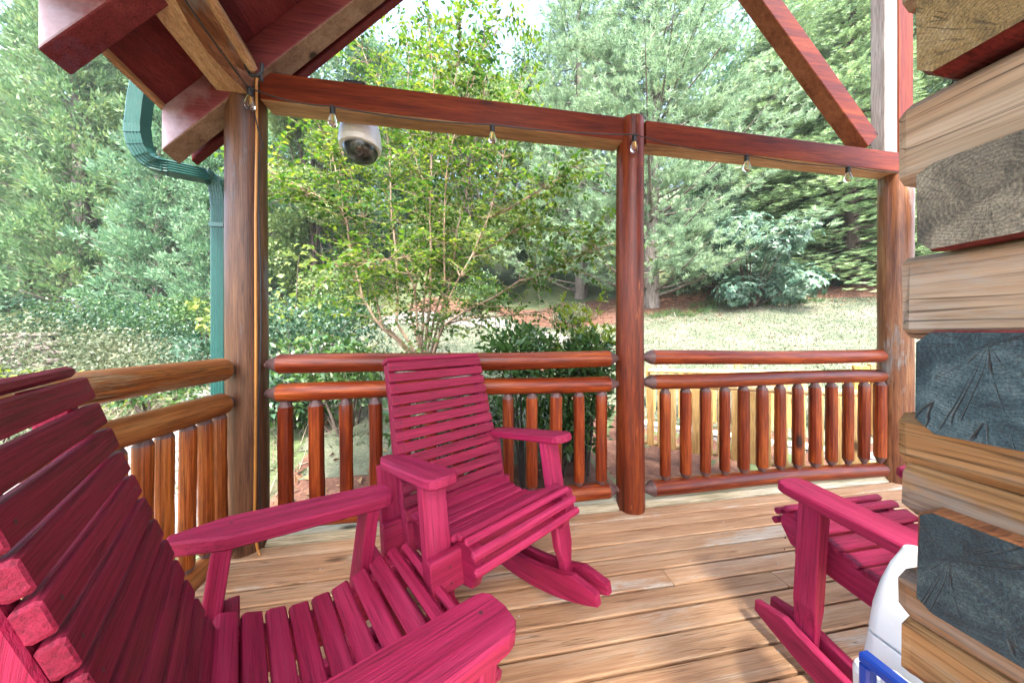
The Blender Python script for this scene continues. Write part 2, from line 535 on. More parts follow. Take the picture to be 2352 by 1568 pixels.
def soil_mat(name, a, b_, c, sc=6, fine=60, rough=.9, bmp=.6):
    m, nt, b = new_mat(name)
    v = coords(nt, rand=False)
    n1 = noise(nt, v, sc, 5, .65, .4)
    n2 = noise(nt, v, fine, 4, .7)
    col = ramp(nt, [(.35, a), (.5, b_), (.65, c)], n1)
    f = ramp(nt, [(.3, (.45, .45, .45)), (.7, (1.45, 1.45, 1.45))], n2)
    col = mix(nt, .8, col, f, 'MULTIPLY')
    nt.links.new(col, b.inputs['Base Color'])
    b.inputs['Roughness'].default_value = rough
    bump(nt, b, n2, bmp, .02)
    return m


M_HILL = soil_mat('hillside_soil', (.035, .05, .02), (.06, .085, .03), (.08, .08, .04), 1.2, 14)
M_MULCH = soil_mat('bark_mulch', (.055, .022, .013), (.10, .042, .025), (.15, .075, .045), 5, 45)
M_LAWN = soil_mat('lawn_ground', (.06, .078, .045), (.095, .108, .068), (.14, .125, .095), 1.6, 40)
M_GRAVEL = soil_mat('gravel', (.10, .095, .09), (.155, .148, .14), (.21, .20, .19), 3, 70)

gx = np.concatenate([np.arange(-70, -30, 5), np.arange(-30, -5, .5), np.arange(-5, 12, .2), np.arange(12, 30, .5), np.arange(30, 71, 5)])
gy = np.concatenate([np.arange(-40, -6, 4), np.arange(-6, 1, .5), np.arange(1, 8, .2), np.arange(8, 40, .5), np.arange(40, 91, 5)])
sheet('ground', gx, gy, 0, M_HILL)


def dist_cam(x, y): return x * S9 + y * C9


def lawn_edge(x, y):                     # depth at which the lawn stops, wavy
    return 10.6 + .5 * np.sin(x * .8) + .3 * np.sin(x * 2.1 + 1) - .10 * np.maximum(0, x - 6)


lx, ly = np.arange(-3.6, 16, .2), np.arange(2.2, 14, .2)
sheet('lawn', lx, ly, .012, M_LAWN, lambda x, y: (dist_cam(x, y) < lawn_edge(x, y)) & (x > -1.2 - .25 * (y - 2)) & (y > 2.9) & (((KA[0] - x) * KN[0] + (KA[1] - y) * KN[1] < -.12) | (x < 1.3)))
sheet('mulch_bed', np.arange(-14, 18, .25), np.arange(-4, 17, .25), .006, M_MULCH,
      lambda x, y: ((dist_cam(x, y) > lawn_edge(x, y) - .6) & (x > -2) & (dist_cam(x, y) < 14.5)) | ((y < 3.2) & (x > -1.6)) | ((x > 1.2) & ((KA[0] - x) * KN[0] + (KA[1] - y) * KN[1] > -.15)))
sheet('gravel_path', np.arange(-9, 4.5, .2), np.arange(1.2, 14, .2), .018, M_GRAVEL,
      lambda x, y: ((np.abs(dist_cam(x, y) - 9.4 - .06 * x * x * .3) < .8) & (x > -4) & (x < 3.4)) | ((np.abs(x + 2.6 + .25 * (y - 2)) < .85) & (y < 10)))

# ------------------------------------------------------------------ foliage helpers
def unit(a):
    return a / np.maximum(1e-9, np.linalg.norm(a, axis=-1, keepdims=True))


def leaf_arrays(P, D, L, W, fold=.25, droop=.0, up=None):
    """pointed leaf of 4 triangles (2 quads folded on the midrib, bent once): returns V, F(quads)"""
    n = len(P)
    ref = np.tile([0, 0, 1.0], (n, 1)) if up is None else up
    S = np.cross(D, ref + rng.normal(0, .45, (n, 3))); S = unit(S)
    Nn = unit(np.cross(S, D))
    L = np.broadcast_to(np.asarray(L, float), (n,))[:, None]; W = np.broadcast_to(np.asarray(W, float), (n,))[:, None]
    base = P
    mid = P + D * L * .5 + Nn * L * .04
    tip = P + D * L - Nn * L * droop
    a1 = P + D * L * .38 + S * W * .5 + Nn * W * fold
    a2 = P + D * L * .38 - S * W * .5 + Nn * W * fold
    V = np.stack([base, a1, tip, a2, mid], 1).reshape(-1, 3)
    o = np.arange(n)[:, None] * 5
    F = np.concatenate([o + [[0, 4, 1, 1]], ], 0)
    T = np.stack([o + [[0, 1, 4]], o + [[1, 2, 4]], o + [[0, 4, 3]], o + [[4, 2, 3]]], 1).reshape(-1, 3)
    return V, T


def blade_arrays(P, D, L, W):
    """thin triangle per needle"""
    n = len(P)
    S = unit(np.cross(D, rng.normal(0, 1, (n, 3))))
    L = np.broadcast_to(np.asarray(L, float), (n,))[:, None]; W = np.broadcast_to(np.asarray(W, float), (n,))[:, None]
    V = np.stack([P - S * W * .5, P + S * W * .5, P + D * L], 1).reshape(-1, 3)
    return V, np.arange(n * 3).reshape(-1, 3)


def join(parts):
    Vs, Fs, o = [], [], 0
    for V, F in parts:
        Vs.append(V); Fs.append(F + o); o += len(V)
    return np.concatenate(Vs), np.concatenate(Fs)


def tube_arrays(P, R, n=6):
    P = np.asarray(P, float); k = len(P)
    T = np.gradient(P, axis=0); T = unit(T)
    a = np.cross(T, [0.3, .9, .2]); a = unit(a); b = np.cross(T, a)
    th = np.arange(n) * 2 * PI / n
    V = P[:, None] + (a[:, None] * np.cos(th)[None, :, None] + b[:, None] * np.sin(th)[None, :, None]) * np.asarray(R, float)[:, None, None]
    i, j = np.meshgrid(np.arange(k - 1), np.arange(n), indexing='ij')
    j2 = (j + 1) % n
    q = [(i * n + j).ravel(), (i * n + j2).ravel(), ((i + 1) * n + j2).ravel(), ((i + 1) * n + j).ravel()]
    F = np.concatenate([np.stack([q[0], q[1], q[2]], 1), np.stack([q[0], q[2], q[3]], 1)])
    return V.reshape(-1, 3), F


BARK = wood('grey_bark', 'Z', (.07, .055, .045), (.16, .135, .115), (.27, .24, .21), .85, 0, 25, .8, knots=False, stretch=5)
BARKD = wood('dark_bark', 'Z', (.035, .025, .02), (.08, .06, .048), (.14, .11, .09), .85, 0, 25, .8, knots=False, stretch=5)
BARKS = wood('smooth_tan_bark', 'Z', (.16, .10, .065), (.27, .19, .13), (.38, .30, .22), .7, 0, 20, .3, knots=False, stretch=5)


def conifer_arrays(h, r, z0, dens, kind):
    """returns (crown V,F) and (trunk V,F) for a tree of height h at the origin"""
    tr = []
    zz = np.linspace(-.5, h, 12)
    wob = np.cumsum(rng.normal(0, .03, (12, 2)), 0)
    axis = np.stack([wob[:, 0], wob[:, 1], zz], 1)
    tr.append(tube_arrays(axis, np.linspace(h * .014 + .05, .015, 12), 8))
    P, D, Q = [], [], []
    z = z0
    while z < h * .985:
        t = (z - z0) / (h - z0)
        ph0 = rng.uniform(0, 6.28)
        if kind == 'cedar':
            rad = r * (1 - t) ** .7 * rng.uniform(.75, 1.15); nb = 7; dz = .36; rise = .28
        elif kind == 'pine':
            rad = r * (1 - t ** 1.6) * rng.uniform(.7, 1.15) * (.75 + .25 * math.sin(z * 3)); nb = 7; dz = .40; rise = .18
        else:
            rad = r * (1 - t) ** .85 * rng.uniform(.8, 1.15); nb = 8; dz = .34; rise = -.10
        rad = max(rad, .25)
        for k in range(nb):
            ph = ph0 + 6.283 * k / nb + rng.uniform(-.35, .35)
            L = rad * rng.uniform(.6, 1.15)
            zj = rng.uniform(-.2, .2)
            d = np.array([math.cos(ph), math.sin(ph), 0])
            pts = []
            for s in np.linspace(0, 1, 6):
                zb = z + zj + rise * L * s + (.22 * L * s * s if kind != 'hemlock' else -.16 * L * s * s)
                pts.append(axis_at(axis, z) + d * L * s + np.array([0, 0, zb]))
            pts = np.array(pts)
            tr.append(tube_arrays(pts, np.linspace(.012 + .010 * L, .004, 6), 4))
            if kind == 'cedar': ns = max(2, int(L * dens * 2.6))
            elif kind == 'pine': ns = max(3, int(L * dens * 7))
            else: ns = max(4, int(L * dens * 9))
            for q in range(ns):
                s = rng.uniform(.28, 1.04) ** .8
                p = pts[0] + (pts[-1] - pts[0]) * s
                p = p + np.array([0, 0, np.interp(s, np.linspace(0, 1, 6), pts[:, 2]) - p[2]])
                lat = np.array([-d[1], d[0], 0]) * rng.normal(0, .20 * L if kind != 'cedar' else .14 * L)
                P.append(p + lat + [0, 0, rng.normal(0, .06)])
                D.append(unit(d + lat * 1.3 / max(.3, L) + [0, 0, .25]))
        z += dz * rng.uniform(.75, 1.25) * (1 - .35 * t)
    P, D = np.array(P), np.array(D)
    return P, D, join(tr)


def axis_at(axis, z):
    return np.array([np.interp(z, axis[:, 2], axis[:, 0]), np.interp(z, axis[:, 2], axis[:, 1]), 0])


def needles(P, D, kind):
    n = len(P)
    if kind == 'cedar':                       # plumes: many short shoots pointing up and out from each clump
        k = 46
        sz = rng.uniform(.6, 1.25, (n, 1)); sz = np.repeat(sz, k, 0)
        c = np.repeat(P, k, 0); d = np.repeat(D, k, 0)
        off = rng.normal(0, 1, (n * k, 3)); off = unit(off) * (rng.uniform(0, 1, (n * k, 1)) ** .4) * [.27, .27, .34] * sz
        dd = unit(d * .5 + [0, 0, .55] + off * 2.6 + rng.normal(0, .3, (n * k, 3)))
        return blade_arrays(c + off, dd, rng.uniform(.12, .24, n * k), rng.uniform(.06, .10, n * k))
    if kind == 'pine':                        # brushes of long fine needles
        k = 32
        c = np.repeat(P, k, 0); d = np.repeat(D, k, 0)
        along = rng.uniform(0, 1, (n * k, 1))
        dd = unit(d * .8 + [0, 0, .35] + rng.normal(0, .75, (n * k, 3)))
        return blade_arrays(c + d * along * .13 + rng.normal(0, .018, (n * k, 3)), dd, rng.uniform(.08, .145, n * k), rng.uniform(.013, .020, n * k))
    # hemlock: flat feathery sprays
    k = 16
    S = unit(np.cross(D, [0, 0, 1.0])) 
    c = np.repeat(P, k, 0); d = np.repeat(D, k, 0); s = np.repeat(S, k, 0)
    along = np.tile(np.linspace(0, 1, k), n)[:, None]
    side = np.tile(np.where(np.arange(k) % 2 == 0, 1.0, -1.0), n)[:, None]
    base = c + d * along * .30 - np.array([0, 0, 1]) * along ** 2 * .09
    dd = unit(d * .75 + s * side * (1.05 - .7 * along) + [0, 0, -.12] + rng.normal(0, .10, (n * k, 3)))
    return blade_arrays(base, dd, (.05 + .11 * (1 - along[:, 0])) * rng.uniform(.8, 1.2, n * k), rng.uniform(.022, .034, n * k))


def place_tree(root_name, crown_me, trunk_me, u, d, rz, sc, label, cat, group, crown_name='crown', dzz=-.1):
    x, y = ground_at(u, d)
    root = empty(root_name, (x, y, hz1(x, y) + dzz), (0, 0, rz))
    root.scale = (sc, sc, sc)
    tag(root, label, cat, group)
    link_mesh(crown_name, crown_me, root)
    if trunk_me is not None: link_mesh('trunk', trunk_me, root)
    return root


def tree_meshes(kind, h, r, z0, dens, lmat, bmat):
    P, D, tr = conifer_arrays(h, r, z0, dens, kind)
    V, F = needles(P, D, kind)
    c = bpy.data.meshes.new(kind + '_crown')
    o = mesh_np(kind + '_crown', V, F, lmat); c = o.data; bpy.data.objects.remove(o)
    o = mesh_np(kind + '_trunk', tr[0], tr[1], bmat); t = o.data; bpy.data.objects.remove(o)
    return c, t


M_CEDAR = leaf_mat('cedar_foliage', [(0.058, 0.125, 0.058), (0.101, 0.200, 0.087), (0.157, 0.267, 0.117), (0.251, 0.308, 0.125)], .30, .6, .7)
M_CEDAR2 = leaf_mat('blue_cedar_foliage', [(0.051, 0.124, 0.073), (0.094, 0.196, 0.109), (0.146, 0.269, 0.146), (0.219, 0.320, 0.175)], .30, .6, .7)
M_PINE = leaf_mat('white_pine_needles', [(0.098, 0.182, 0.105), (0.168, 0.273, 0.161), (0.252, 0.363, 0.224), (0.350, 0.447, 0.266)], .35, .5, 1.2)
M_HEM = leaf_mat('hemlock_needles', [(0.065, 0.128, 0.065), (0.128, 0.218, 0.103), (0.218, 0.323, 0.155), (0.335, 0.412, 0.205)], .35, .5, .9)
M_HEMD = leaf_mat('dark_hemlock_needles', [(0.016, 0.045, 0.032), (0.032, 0.073, 0.045), (0.055, 0.105, 0.064)], .25, .5, .9)

cedA = tree_meshes('cedar', 17, 2.6, .3, .8, M_CEDAR, BARK)
cedB = tree_meshes('cedar', 13, 2.5, .2, .8, M_CEDAR2, BARK)
G_CED = 'tall evergreens beyond the garden'
for u, d, rz, sc, mm, lab in [
    (-95, 14.0, .4, .62, cedA, 'tall evergreen at the left edge with bright sky above its tip'),
    (60, 17.0, 2.2, 1.05, cedA, 'tall evergreen rising over the stone wall on the left'),
    (190, 15.5, 4.1, 1.25, cedA, 'tall evergreen with bare grey trunk showing left of the jutting rafter tail'),
    (275, 19.0, 5.0, 1.35, cedA, 'evergreen behind the others, seen through the gap left of the green downspout'),
    (365, 14.3, 1.3, 1.0, cedB, 'bushy blue green evergreen just below the downspout elbow'),
    (440, 17.5, 3.0, 1.35, cedA, 'dark tall evergreen behind the slanted part of the downspout'),
    (485, 13.6, .2, .78, cedB, 'shorter blue green evergreen close to the left of the corner post'),
    (600, 18.5, 2.7, 1.3, cedB, 'tall evergreen hidden behind the corner post')]:
    place_tree('evergreen_tree', mm[0], mm[1], u, d, rz, sc, lab, 'tree', G_CED)

pineA = tree_meshes('pine', 13, 3.4, .4, 2.6, M_PINE, BARK)
place_tree('white_pine', pineA[0], pineA[1], 1492, 11.8, .8, 1.45, 'large pale soft needled pine behind the middle porch post', 'tree', 'pines on the slope')
place_tree('white_pine', pineA[0], pineA[1], 1335, 15.5, 3.5, 1.65, 'pale pine farther back, left of the large pine behind the middle post', 'tree', 'pines on the slope')
pr_ = [o for o in bpy.data.objects if o.name == 'white_pine'][0]
iw = Matrix.LocRotScale(pr_.location, pr_.rotation_euler, pr_.scale).inverted()
for (u, v, dd, ln, side) in [(1545, 415, 10.6, 1.5, 1), (1560, 540, 10.3, 1.9, 1), (1580, 605, 10.1, 2.0, 1), (1390, 470, 10.6, 1.7, -1), (1380, 560, 10.8, 1.6, -1), (1345, 400, 11.2, 1.8, -1), (1600, 250, 10.6, 2.2, 1), (1400, 250, 10.8, 2.2, -1), (1480, 130, 10.8, 2.4, 1), (1620, 110, 10.8, 2.2, 1), (1360, 110, 11.0, 2.2, -1)]:
    x, y = ground_at(u, dd); z = EYE + (765 - v) * dd / 679
    n = int(95 * ln)
    a = rng.uniform(-.5, .5, n) * ln
    rx, ry = C9, -S9
    P = np.stack([x + rx * a + rng.normal(0, .16, n), y + ry * a + rng.normal(0, .28, n), z + .10 * side * a + rng.normal(0, .09, n) + .06 * np.sin(a * 7)], 1)
    D = unit(np.stack([rx * side + rng.normal(0, .3, n), ry * side - .35 + rng.normal(0, .3, n), .35 + rng.normal(0, .2, n)], 1))
    V, F = needles(P, D, 'pine')
    M3 = np.array(iw); V = V @ M3[:3, :3].T + M3[:3, 3]
    mesh_np('bough', V, F, M_PINE, pr_)
    p0 = np.array([x - rx * side * ln * .7, y - ry * side * ln * .7 + .6, z - .25]); p1 = np.array([x + rx * side * ln * .45, y + ry * side * ln * .45, z + .05])
    V, F = tube_arrays(np.array([p0, (p0 + p1) / 2 - [0, 0, .06], p1]), [.03, .02, .006], 5)
    V = V @ M3[:3, :3].T + M3[:3, 3]
    mesh_np('branch', V, F, BARK, pr_)
hemA = tree_meshes('hemlock', 12, 3.2, .4, 2.2, M_HEM, BARKD)
hemB = tree_meshes('hemlock', 9, 2.9, .3, 1.5, M_HEMD, BARKD)
G_HEM = 'feathery hemlocks on the slope'
place_tree('hemlock_tree', hemA[0], hemA[1], 1960, 11.2, 1.0, 1.1, 'light green hemlock with drooping sprays left of the right porch post', 'tree', G_HEM)
place_tree('hemlock_tree', hemA[0], hemA[1], 2200, 11.5, 2.5, 1.2, 'hemlock behind the log wall at the right', 'tree', G_HEM)
place_tree('hemlock_tree', hemA[0], hemA[1], 1800, 14.5, 4.0, 1.35, 'tall hemlock behind the diagonal timber brace', 'tree', G_HEM)
place_tree('hemlock_tree', hemB[0], hemB[1], 1640, 13.0, .5, .72, 'low dark hemlock between the pine trunk and the rhododendron', 'tree', G_HEM)
place_tree('hemlock_tree', hemB[0], hemB[1], 1870, 12.6, 3.3, .70, 'low dark hemlock right behind the rhododendron', 'tree', G_HEM)


# broadleaf trees and shrubs ---------------------------------------------------
def cloud_points(n, blobs):
    """points in the shells of ellipsoid blobs: (cx,cy,cz,rx,ry,rz)"""
    vol = np.array([b[3] * b[4] + b[3] * b[5] + b[4] * b[5] for b in blobs]); vol = vol / vol.sum()
    idx = rng.choice(len(blobs), n, p=vol)
    B = np.array(blobs)[idx]
    u = unit(rng.normal(0, 1, (n, 3)))
    rr = rng.uniform(.30, 1.03, (n, 1)) ** .55
    return B[:, :3] + u * rr * B[:, 3:], u


def broadleaf(nleaf, blobs, L, W, spread=.8, droop=.15):
    P, u = cloud_points(nleaf, blobs)
    D = unit(u * .7 + rng.normal(0, spread, (nleaf, 3)) + [0, 0, -.1])
    return leaf_arrays(P, D, rng.uniform(.7, 1.2, nleaf) * L, rng.uniform(.8, 1.15, nleaf) * W, droop=droop)


def trunk_arrays(h, r, limbs, seed=0):
    tr = []
    zz = np.linspace(-.4, h, 9)
    ax = np.stack([np.cumsum(rng.normal(0, .05, 9)), np.cumsum(rng.normal(0, .05, 9)), zz], 1)
    tr.append(tube_arrays(ax, np.linspace(r, r * .25, 9), 8))
    for c in limbs:
        z0 = rng.uniform(.25, .8) * h
        a = np.array([np.interp(z0, zz, ax[:, 0]), np.interp(z0, zz, ax[:, 1]), z0])
        c = np.array(c[:3])
        pts = np.array([a, a + (c - a) * .35 + [0, 0, .25], a + (c - a) * .7 + [0, 0, .2], c])
        tr.append(tube_arrays(pts, np.array([.35, .25, .16, .05]) * r, 5))
    return join(tr)


M_FAR = leaf_mat('pale_broadleaf', [(0.060, 0.119, 0.043), (0.103, 0.179, 0.064), (0.163, 0.239, 0.085), (0.239, 0.290, 0.111)], .45, .5, .6)
M_FARD = leaf_mat('blue_green_broadleaf', [(0.030, 0.081, 0.053), (0.057, 0.128, 0.070), (0.105, 0.186, 0.092), (0.175, 0.244, 0.092)], .4, .5, .6)


def far_tree(u, d, h, w, lab, mat, n=30000, z0=.05, group='leafy trees beyond the lawn', L=.20):
    blobs = []
    for k in range(34):
        t = rng.uniform(z0, 1)
        a = rng.uniform(0, 6.28); q = w * .62 * math.sqrt(rng.uniform(.05, 1)) * (1.15 - .6 * abs(t - .5))
        s = w * rng.uniform(.22, .40)
        blobs.append((q * math.cos(a), q * math.sin(a), h * t * .93 + .2, s, s, s * .75))
    V, F = broadleaf(n, blobs, L, L * .62)
    T = trunk_arrays(h * .9, .05 + h * .011, blobs)
    x, y = ground_at(u, d)
    root = empty('leafy_tree', (x, y, hz1(x, y) - .1))
    tag(root, lab, 'tree', group)
    mesh_np('crown', V, F, mat, root)
    mesh_np('trunk', T[0], T[1], BARKD, root)


far_tree(730, 16, 12.5, 3.6, 'pale leafy tree behind the thin stemmed tree, beside the corner post', M_FAR)
far_tree(900, 19, 15.5, 4.4, 'blue green leafy tree directly behind the hanging dome camera', M_FARD, 32000)
far_tree(1080, 16.5, 12.6, 3.8, 'pale leafy tree behind the thin stems in the middle of the porch view', M_FAR)
far_tree(1215, 20, 14.0, 4.2, 'leafy tree far back left of the pale pines', M_FARD, 30000)
far_tree(1760, 18.5, 17.5, 4.4, 'dark leafy tree high behind the diagonal brace', M_FARD, 32000)
far_tree(2010, 17.0, 16.5, 4.0, 'leafy tree high up behind the right porch post', M_FAR, 28000)


def shrub(name, u, d, w, h, lab, mat, n, L, W, nb=9, group=None, stems=8, cat='shrub', droop=.15, dx=0, spread=.8):
    x, y = ground_at(u, d)
    root = empty(name, (x, y, hz1(x, y)))
    tag(root, lab, cat, group)
    blobs = []
    for k in range(nb):
        a = rng.uniform(0, 6.28); q = w * .5 * math.sqrt(rng.uniform(.03, 1))
        s = w * rng.uniform(.20, .32)
        hh = h * rng.uniform(.35, .85) * (1 - .35 * (q / (w * .5)) ** 2)
        blobs.append((q * math.cos(a), q * math.sin(a), max(hh, s * .5), s, s, min(s * .8, h * .4)))
    V, F = broadleaf(n, blobs, L, W, spread, droop)
    V[:, 2] = np.maximum(V[:, 2], .01)
    mesh_np('foliage', V, F, mat, root)
    st = []
    for k in range(stems):
        b = blobs[k % nb]
        p0 = np.array([b[0] * .15, b[1] * .15, -.1]); p1 = np.array(b[:3])
        st.append(tube_arrays(np.array([p0, p0 + (p1 - p0) * .5 + [0, 0, .05], p1]), [.018, .012, .005], 5))
    T = join(st)
    mesh_np('stem', T[0], T[1], BARKD, root)
    return root


# rhododendron: whorls of long leaves --------------------------------------------
def rhododendron(u, d, w, h, lab, nwh=620, group='rhododendrons on the slope'):
    x, y = ground_at(u, d)
    root = empty('rhododendron', (x, y, hz1(x, y)))
    tag(root, lab, 'shrub', group)
    blobs = []
    for k in range(20):
        a = rng.uniform(0, 6.28); q = w * .42 * math.sqrt(rng.uniform(0, 1)); s = w * rng.uniform(.16, .26)
        blobs.append((q * math.cos(a), q * math.sin(a), h * rng.uniform(.12, .82) * (1 - .45 * (q / (w * .5)) ** 2), s, s, s * .8))
    P, uu = cloud_points(nwh, blobs)
    P[:, 2] = np.maximum(P[:, 2], .06)
    k = 9
    ax = unit(uu * .8 + [0, 0, .55])
    a = unit(np.cross(ax, rng.normal(0, 1, (nwh, 3)))); b = np.cross(ax, a)
    th = np.tile(np.arange(k) * 2 * PI / k, nwh)[:, None] + rng.normal(0, .15, (nwh * k, 1))
    R = lambda q: np.repeat(q, k, 0)
    D = unit(R(a) * np.cos(th) + R(b) * np.sin(th) + R(ax) * rng.uniform(-.15, .35, (nwh * k, 1)))
    V, F = leaf_arrays(R(P), D, rng.uniform(.13, .20, nwh * k), .055, fold=.12, droop=.18, up=R(ax))
    mesh_np('foliage', V, F, M_RHO, root)
    st = [tube_arrays(np.array([[0, 0, -.1], np.array(bb[:3]) * .5, bb[:3]]), [.03, .02, .008], 5) for bb in blobs]
    T = join(st); mesh_np('stem', T[0], T[1], BARKD, root)


M_RHO = leaf_mat('rhododendron_leaves', [(0.032, 0.086, 0.058), (0.063, 0.134, 0.090), (0.108, 0.188, 0.130), (0.153, 0.233, 0.153)], .15, .35, 2.0)
M_LAUR = leaf_mat('laurel_leaves', [(0.020, 0.060, 0.018), (0.040, 0.096, 0.026), (0.068, 0.136, 0.036), (0.120, 0.192, 0.048)], .25, .28, 3.0)
M_LIME = leaf_mat('fresh_yellow_green_leaves', [(0.135, 0.203, 0.022), (0.210, 0.285, 0.034), (0.285, 0.345, 0.053)], .45, .4, 3.0)
M_MYR = leaf_mat('thin_tree_leaves', [(0.017, 0.058, 0.015), (0.037, 0.099, 0.020), (0.068, 0.143, 0.026), (0.116, 0.190, 0.034), (0.204, 0.258, 0.044)], .50, .38, 1.1)
M_AZA = leaf_mat('azalea_leaves', [(0.042, 0.063, 0.029), (0.071, 0.097, 0.050), (0.109, 0.131, 0.071), (0.152, 0.156, 0.080)], .3, .5, 3)
M_DKS = leaf_mat('dark_shrub_leaves', [(0.019, 0.056, 0.030), (0.034, 0.086, 0.045), (0.068, 0.128, 0.068)], .25, .4, 3)
M_MAPLE = leaf_mat('pale_yellow_leaves', [(0.112, 0.182, 0.042), (0.175, 0.238, 0.063), (0.266, 0.315, 0.112)], .5, .5, 3)
M_GREY = leaf_mat('silver_leaves', [(0.104, 0.143, 0.104), (0.163, 0.202, 0.156), (0.221, 0.247, 0.195)], .3, .5, 3)

rhododendron(1725, 10.2, 3.5, 4.0, 'large blue green rhododendron with whorled leaves at the edge of the lawn', 1500)
rhododendron(1905, 12.2, 2.2, 1.6, 'smaller rhododendron half hidden under the hemlock at right', 260)
shrub('round_shrub', 1105, 10.9, 1.9, 1.35, 'rounded glossy shrub at the far end of the gravel path', M_LAUR, 2600, .12, .05, group=None)
shrub('low_shrub', 1330, 10.8, 1.6, .9, 'low leafy shrub under the branches of the pale pine', M_AZA, 1500, .09, .045)

# garden at the left ---------------------------------------------------------------
shrub('azalea_shrub', 130, 6.6, 2.4, 1.35, 'pale dusty green azalea at the far left, beside the stone wall', M_AZA, 2604, .085, .042, group='azaleas in the garden')
shrub('azalea_shrub', 235, 6.2, 2.2, 1.40, 'pale azalea with yellowish tips in the middle of the left garden', M_AZA, 2604, .085, .042, group='azaleas in the garden')
shrub('azalea_shrub', 40, 5.0, 1.5, .85, 'pale azalea low in front of the stone wall at the left edge', M_AZA, 1612, .085, .042, group='azaleas in the garden')
shrub('azalea_shrub', 320, 5.2, 1.3, .70, 'low azalea in front of the garden rocks', M_AZA, 1500, .075, .036, group='azaleas in the garden')
shrub('dark_shrub', 385, 8.0, 1.9, 1.15, 'dark green shrub above the garden rocks', M_DKS, 2800, .075, .035)
shrub('dark_shrub', 455, 7.4, 1.4, .95, 'dark green shrub just left of the downspout', M_DKS, 2200, .07, .033)
for u, d, w, h, m_, lab in [(40, 9.6, 3.0, 2.3, M_DKS, 'dark bush behind the stone wall at the far left'), (180, 10.5, 3.2, 2.4, M_LAUR, 'broad green bush behind the dusty azaleas'),
                            (300, 10.0, 3.0, 2.2, M_DKS, 'dark bush between the azaleas and the evergreens'), (420, 10.8, 2.8, 2.3, M_LAUR, 'green bush behind the dark garden shrubs'),
                            (560, 9.5, 2.2, 1.6, M_DKS, 'dark bush low behind the corner post'), (780, 11.5, 2.6, 1.9, M_LAUR, 'green bush at the back, left of the thin stems')]:
    shrub('background_bush', u, d, w, h, lab, m_, 3400, .12, .06, group='bushes at the back of the garden')
shrub('silver_shrub', 470, 5.6, .9, .62, 'silvery grey shrub with upright tips left of the downspout', M_GREY, 1500, .05, .022)
shrub('laurel_shrub', 215, 4.0, 1.0, .55, 'young laurel with broad glossy leaves behind the left railing', M_LIME, 420, .10, .045, nb=7)
shrub('laurel_shrub', 345, 3.9, .9, .52, 'young laurel with dark and yellow leaves right of the other laurel', M_LAUR, 420, .10, .045, nb=7)
shrub('lime_shrub', 5, 3.2, .55, .85, 'yellow green leafy shoot at the left edge of the view', M_LIME, 200, .12, .05, nb=5)
shrub('leafy_shrub', 690, 4.6, 1.9, 1.55, 'leafy shrub just right of the corner post beyond the rail', M_DKS, 3400, .085, .042)
shrub('leafy_shrub', 655, 3.3, .9, .9, 'sparse leafy shrub close behind the first balusters of the middle railing', M_DKS, 1300, .085, .042)
shrub('leafy_shrub', 800, 3.2, 1.25, 1.15, 'bushy shrub at the foot of the thin stemmed tree', M_LAUR, 1900, .085, .040)
shrub('pale_maple_shrub', 670, 6.0, 1.3, 2.75, 'pale yellow broad leaved bush right of the corner post', M_MAPLE, 190, .17, .15)
shrub('pale_maple_shrub', 478, 6.4, .5, 2.35, 'few pale yellow leaves peeking out left of the downspout', M_MAPLE, 60, .16, .14, nb=4)


# thin multi-stemmed tree beyond the middle railing ------------------------------------
def pt(u, v, y): return np.array(on_y(u, v, y))


def uvz(lst): return [(602.1 + .3584 * a, 361.3 + .3584 * b) for a, b in lst]


stems_uv = [
    ([(1040, 1300), (1040, 1240), (1070, 980), (1080, 700), (1075, 400), (1085, 0), (1100, -500), (1060, -900)], 3.35, .1),
    ([(1050, 1300), (1060, 1240), (1110, 990), (1170, 800), (1165, 560), (1170, 300), (1195, 0), (1230, -450), (1290, -950)], 3.4, -.1),
    ([(1070, 1300), (1085, 1240), (1130, 1050), (1210, 780), (1245, 480), (1320, 150), (1345, 0), (1440, -500)], 3.45, .35),
    ([(1080, 1300), (1100, 1240), (1200, 900), (1340, 640), (1450, 390), (1500, 200), (1545, 0), (1640, -420)], 3.3, -.2),
    ([(1080, 1300), (1160, 1080), (1290, 990), (1500, 890), (1650, 790), (1850, 740), (2050, 620), (2230, 560)], 3.2, -.5),
    ([(1090, 1290), (1150, 1080), (1400, 1020), (1700, 1000), (1900, 960)], 3.3, .1),
    ([(1030, 1300), (1020, 1220), (1040, 880), (1060, 640), (1130, 600), (1140, 350), (1010, 100), (900, -250)], 3.55, .3),
    ([(1010, 1310), (775, 1100), (700, 1000), (640, 900), (590, 700), (545, 430), (510, 330), (340, 240), (210, 170), (30, 70)], 3.5, -.2),
    ([(1010, 1300), (760, 1060), (720, 870), (680, 600), (650, 380), (560, 100), (470, -150)], 3.6, .1),
    ([(1020, 1300), (860, 1060), (865, 750), (850, 550), (830, 400), (815, 0), (760, -420), (640, -700)], 3.7, .4),
    ([(1020, 1300), (980, 850), (910, 640), (700, 670), (500, 700)], 3.3, -.6),
    ([(1030, 1300), (950, 1000), (1010, 660), (1030, 550), (960, 150), (930, -300), (940, -800)], 3.75, .5),
    ([(545, 430), (480, 120), (440, -60), (330, -260)], 3.45, .2),
    ([(1450, 390), (1700, 260), (1800, 200), (2000, 60)], 3.2, -.4),
    ([(1340, 640), (1600, 480), (1750, 420), (1900, 480)], 3.3, -.2),
    ([(1195, 0), (1420, -700), (1560, -900)], 3.3, -.2),
]
tree_root = empty('thin_stemmed_tree', tuple(pt(988, 985, 3.4)))
tag(tree_root, 'slender tree of many thin bare stems with bright green leaves behind the middle railing', 'tree')
TR0 = np.array(tree_root.location)
polys = []
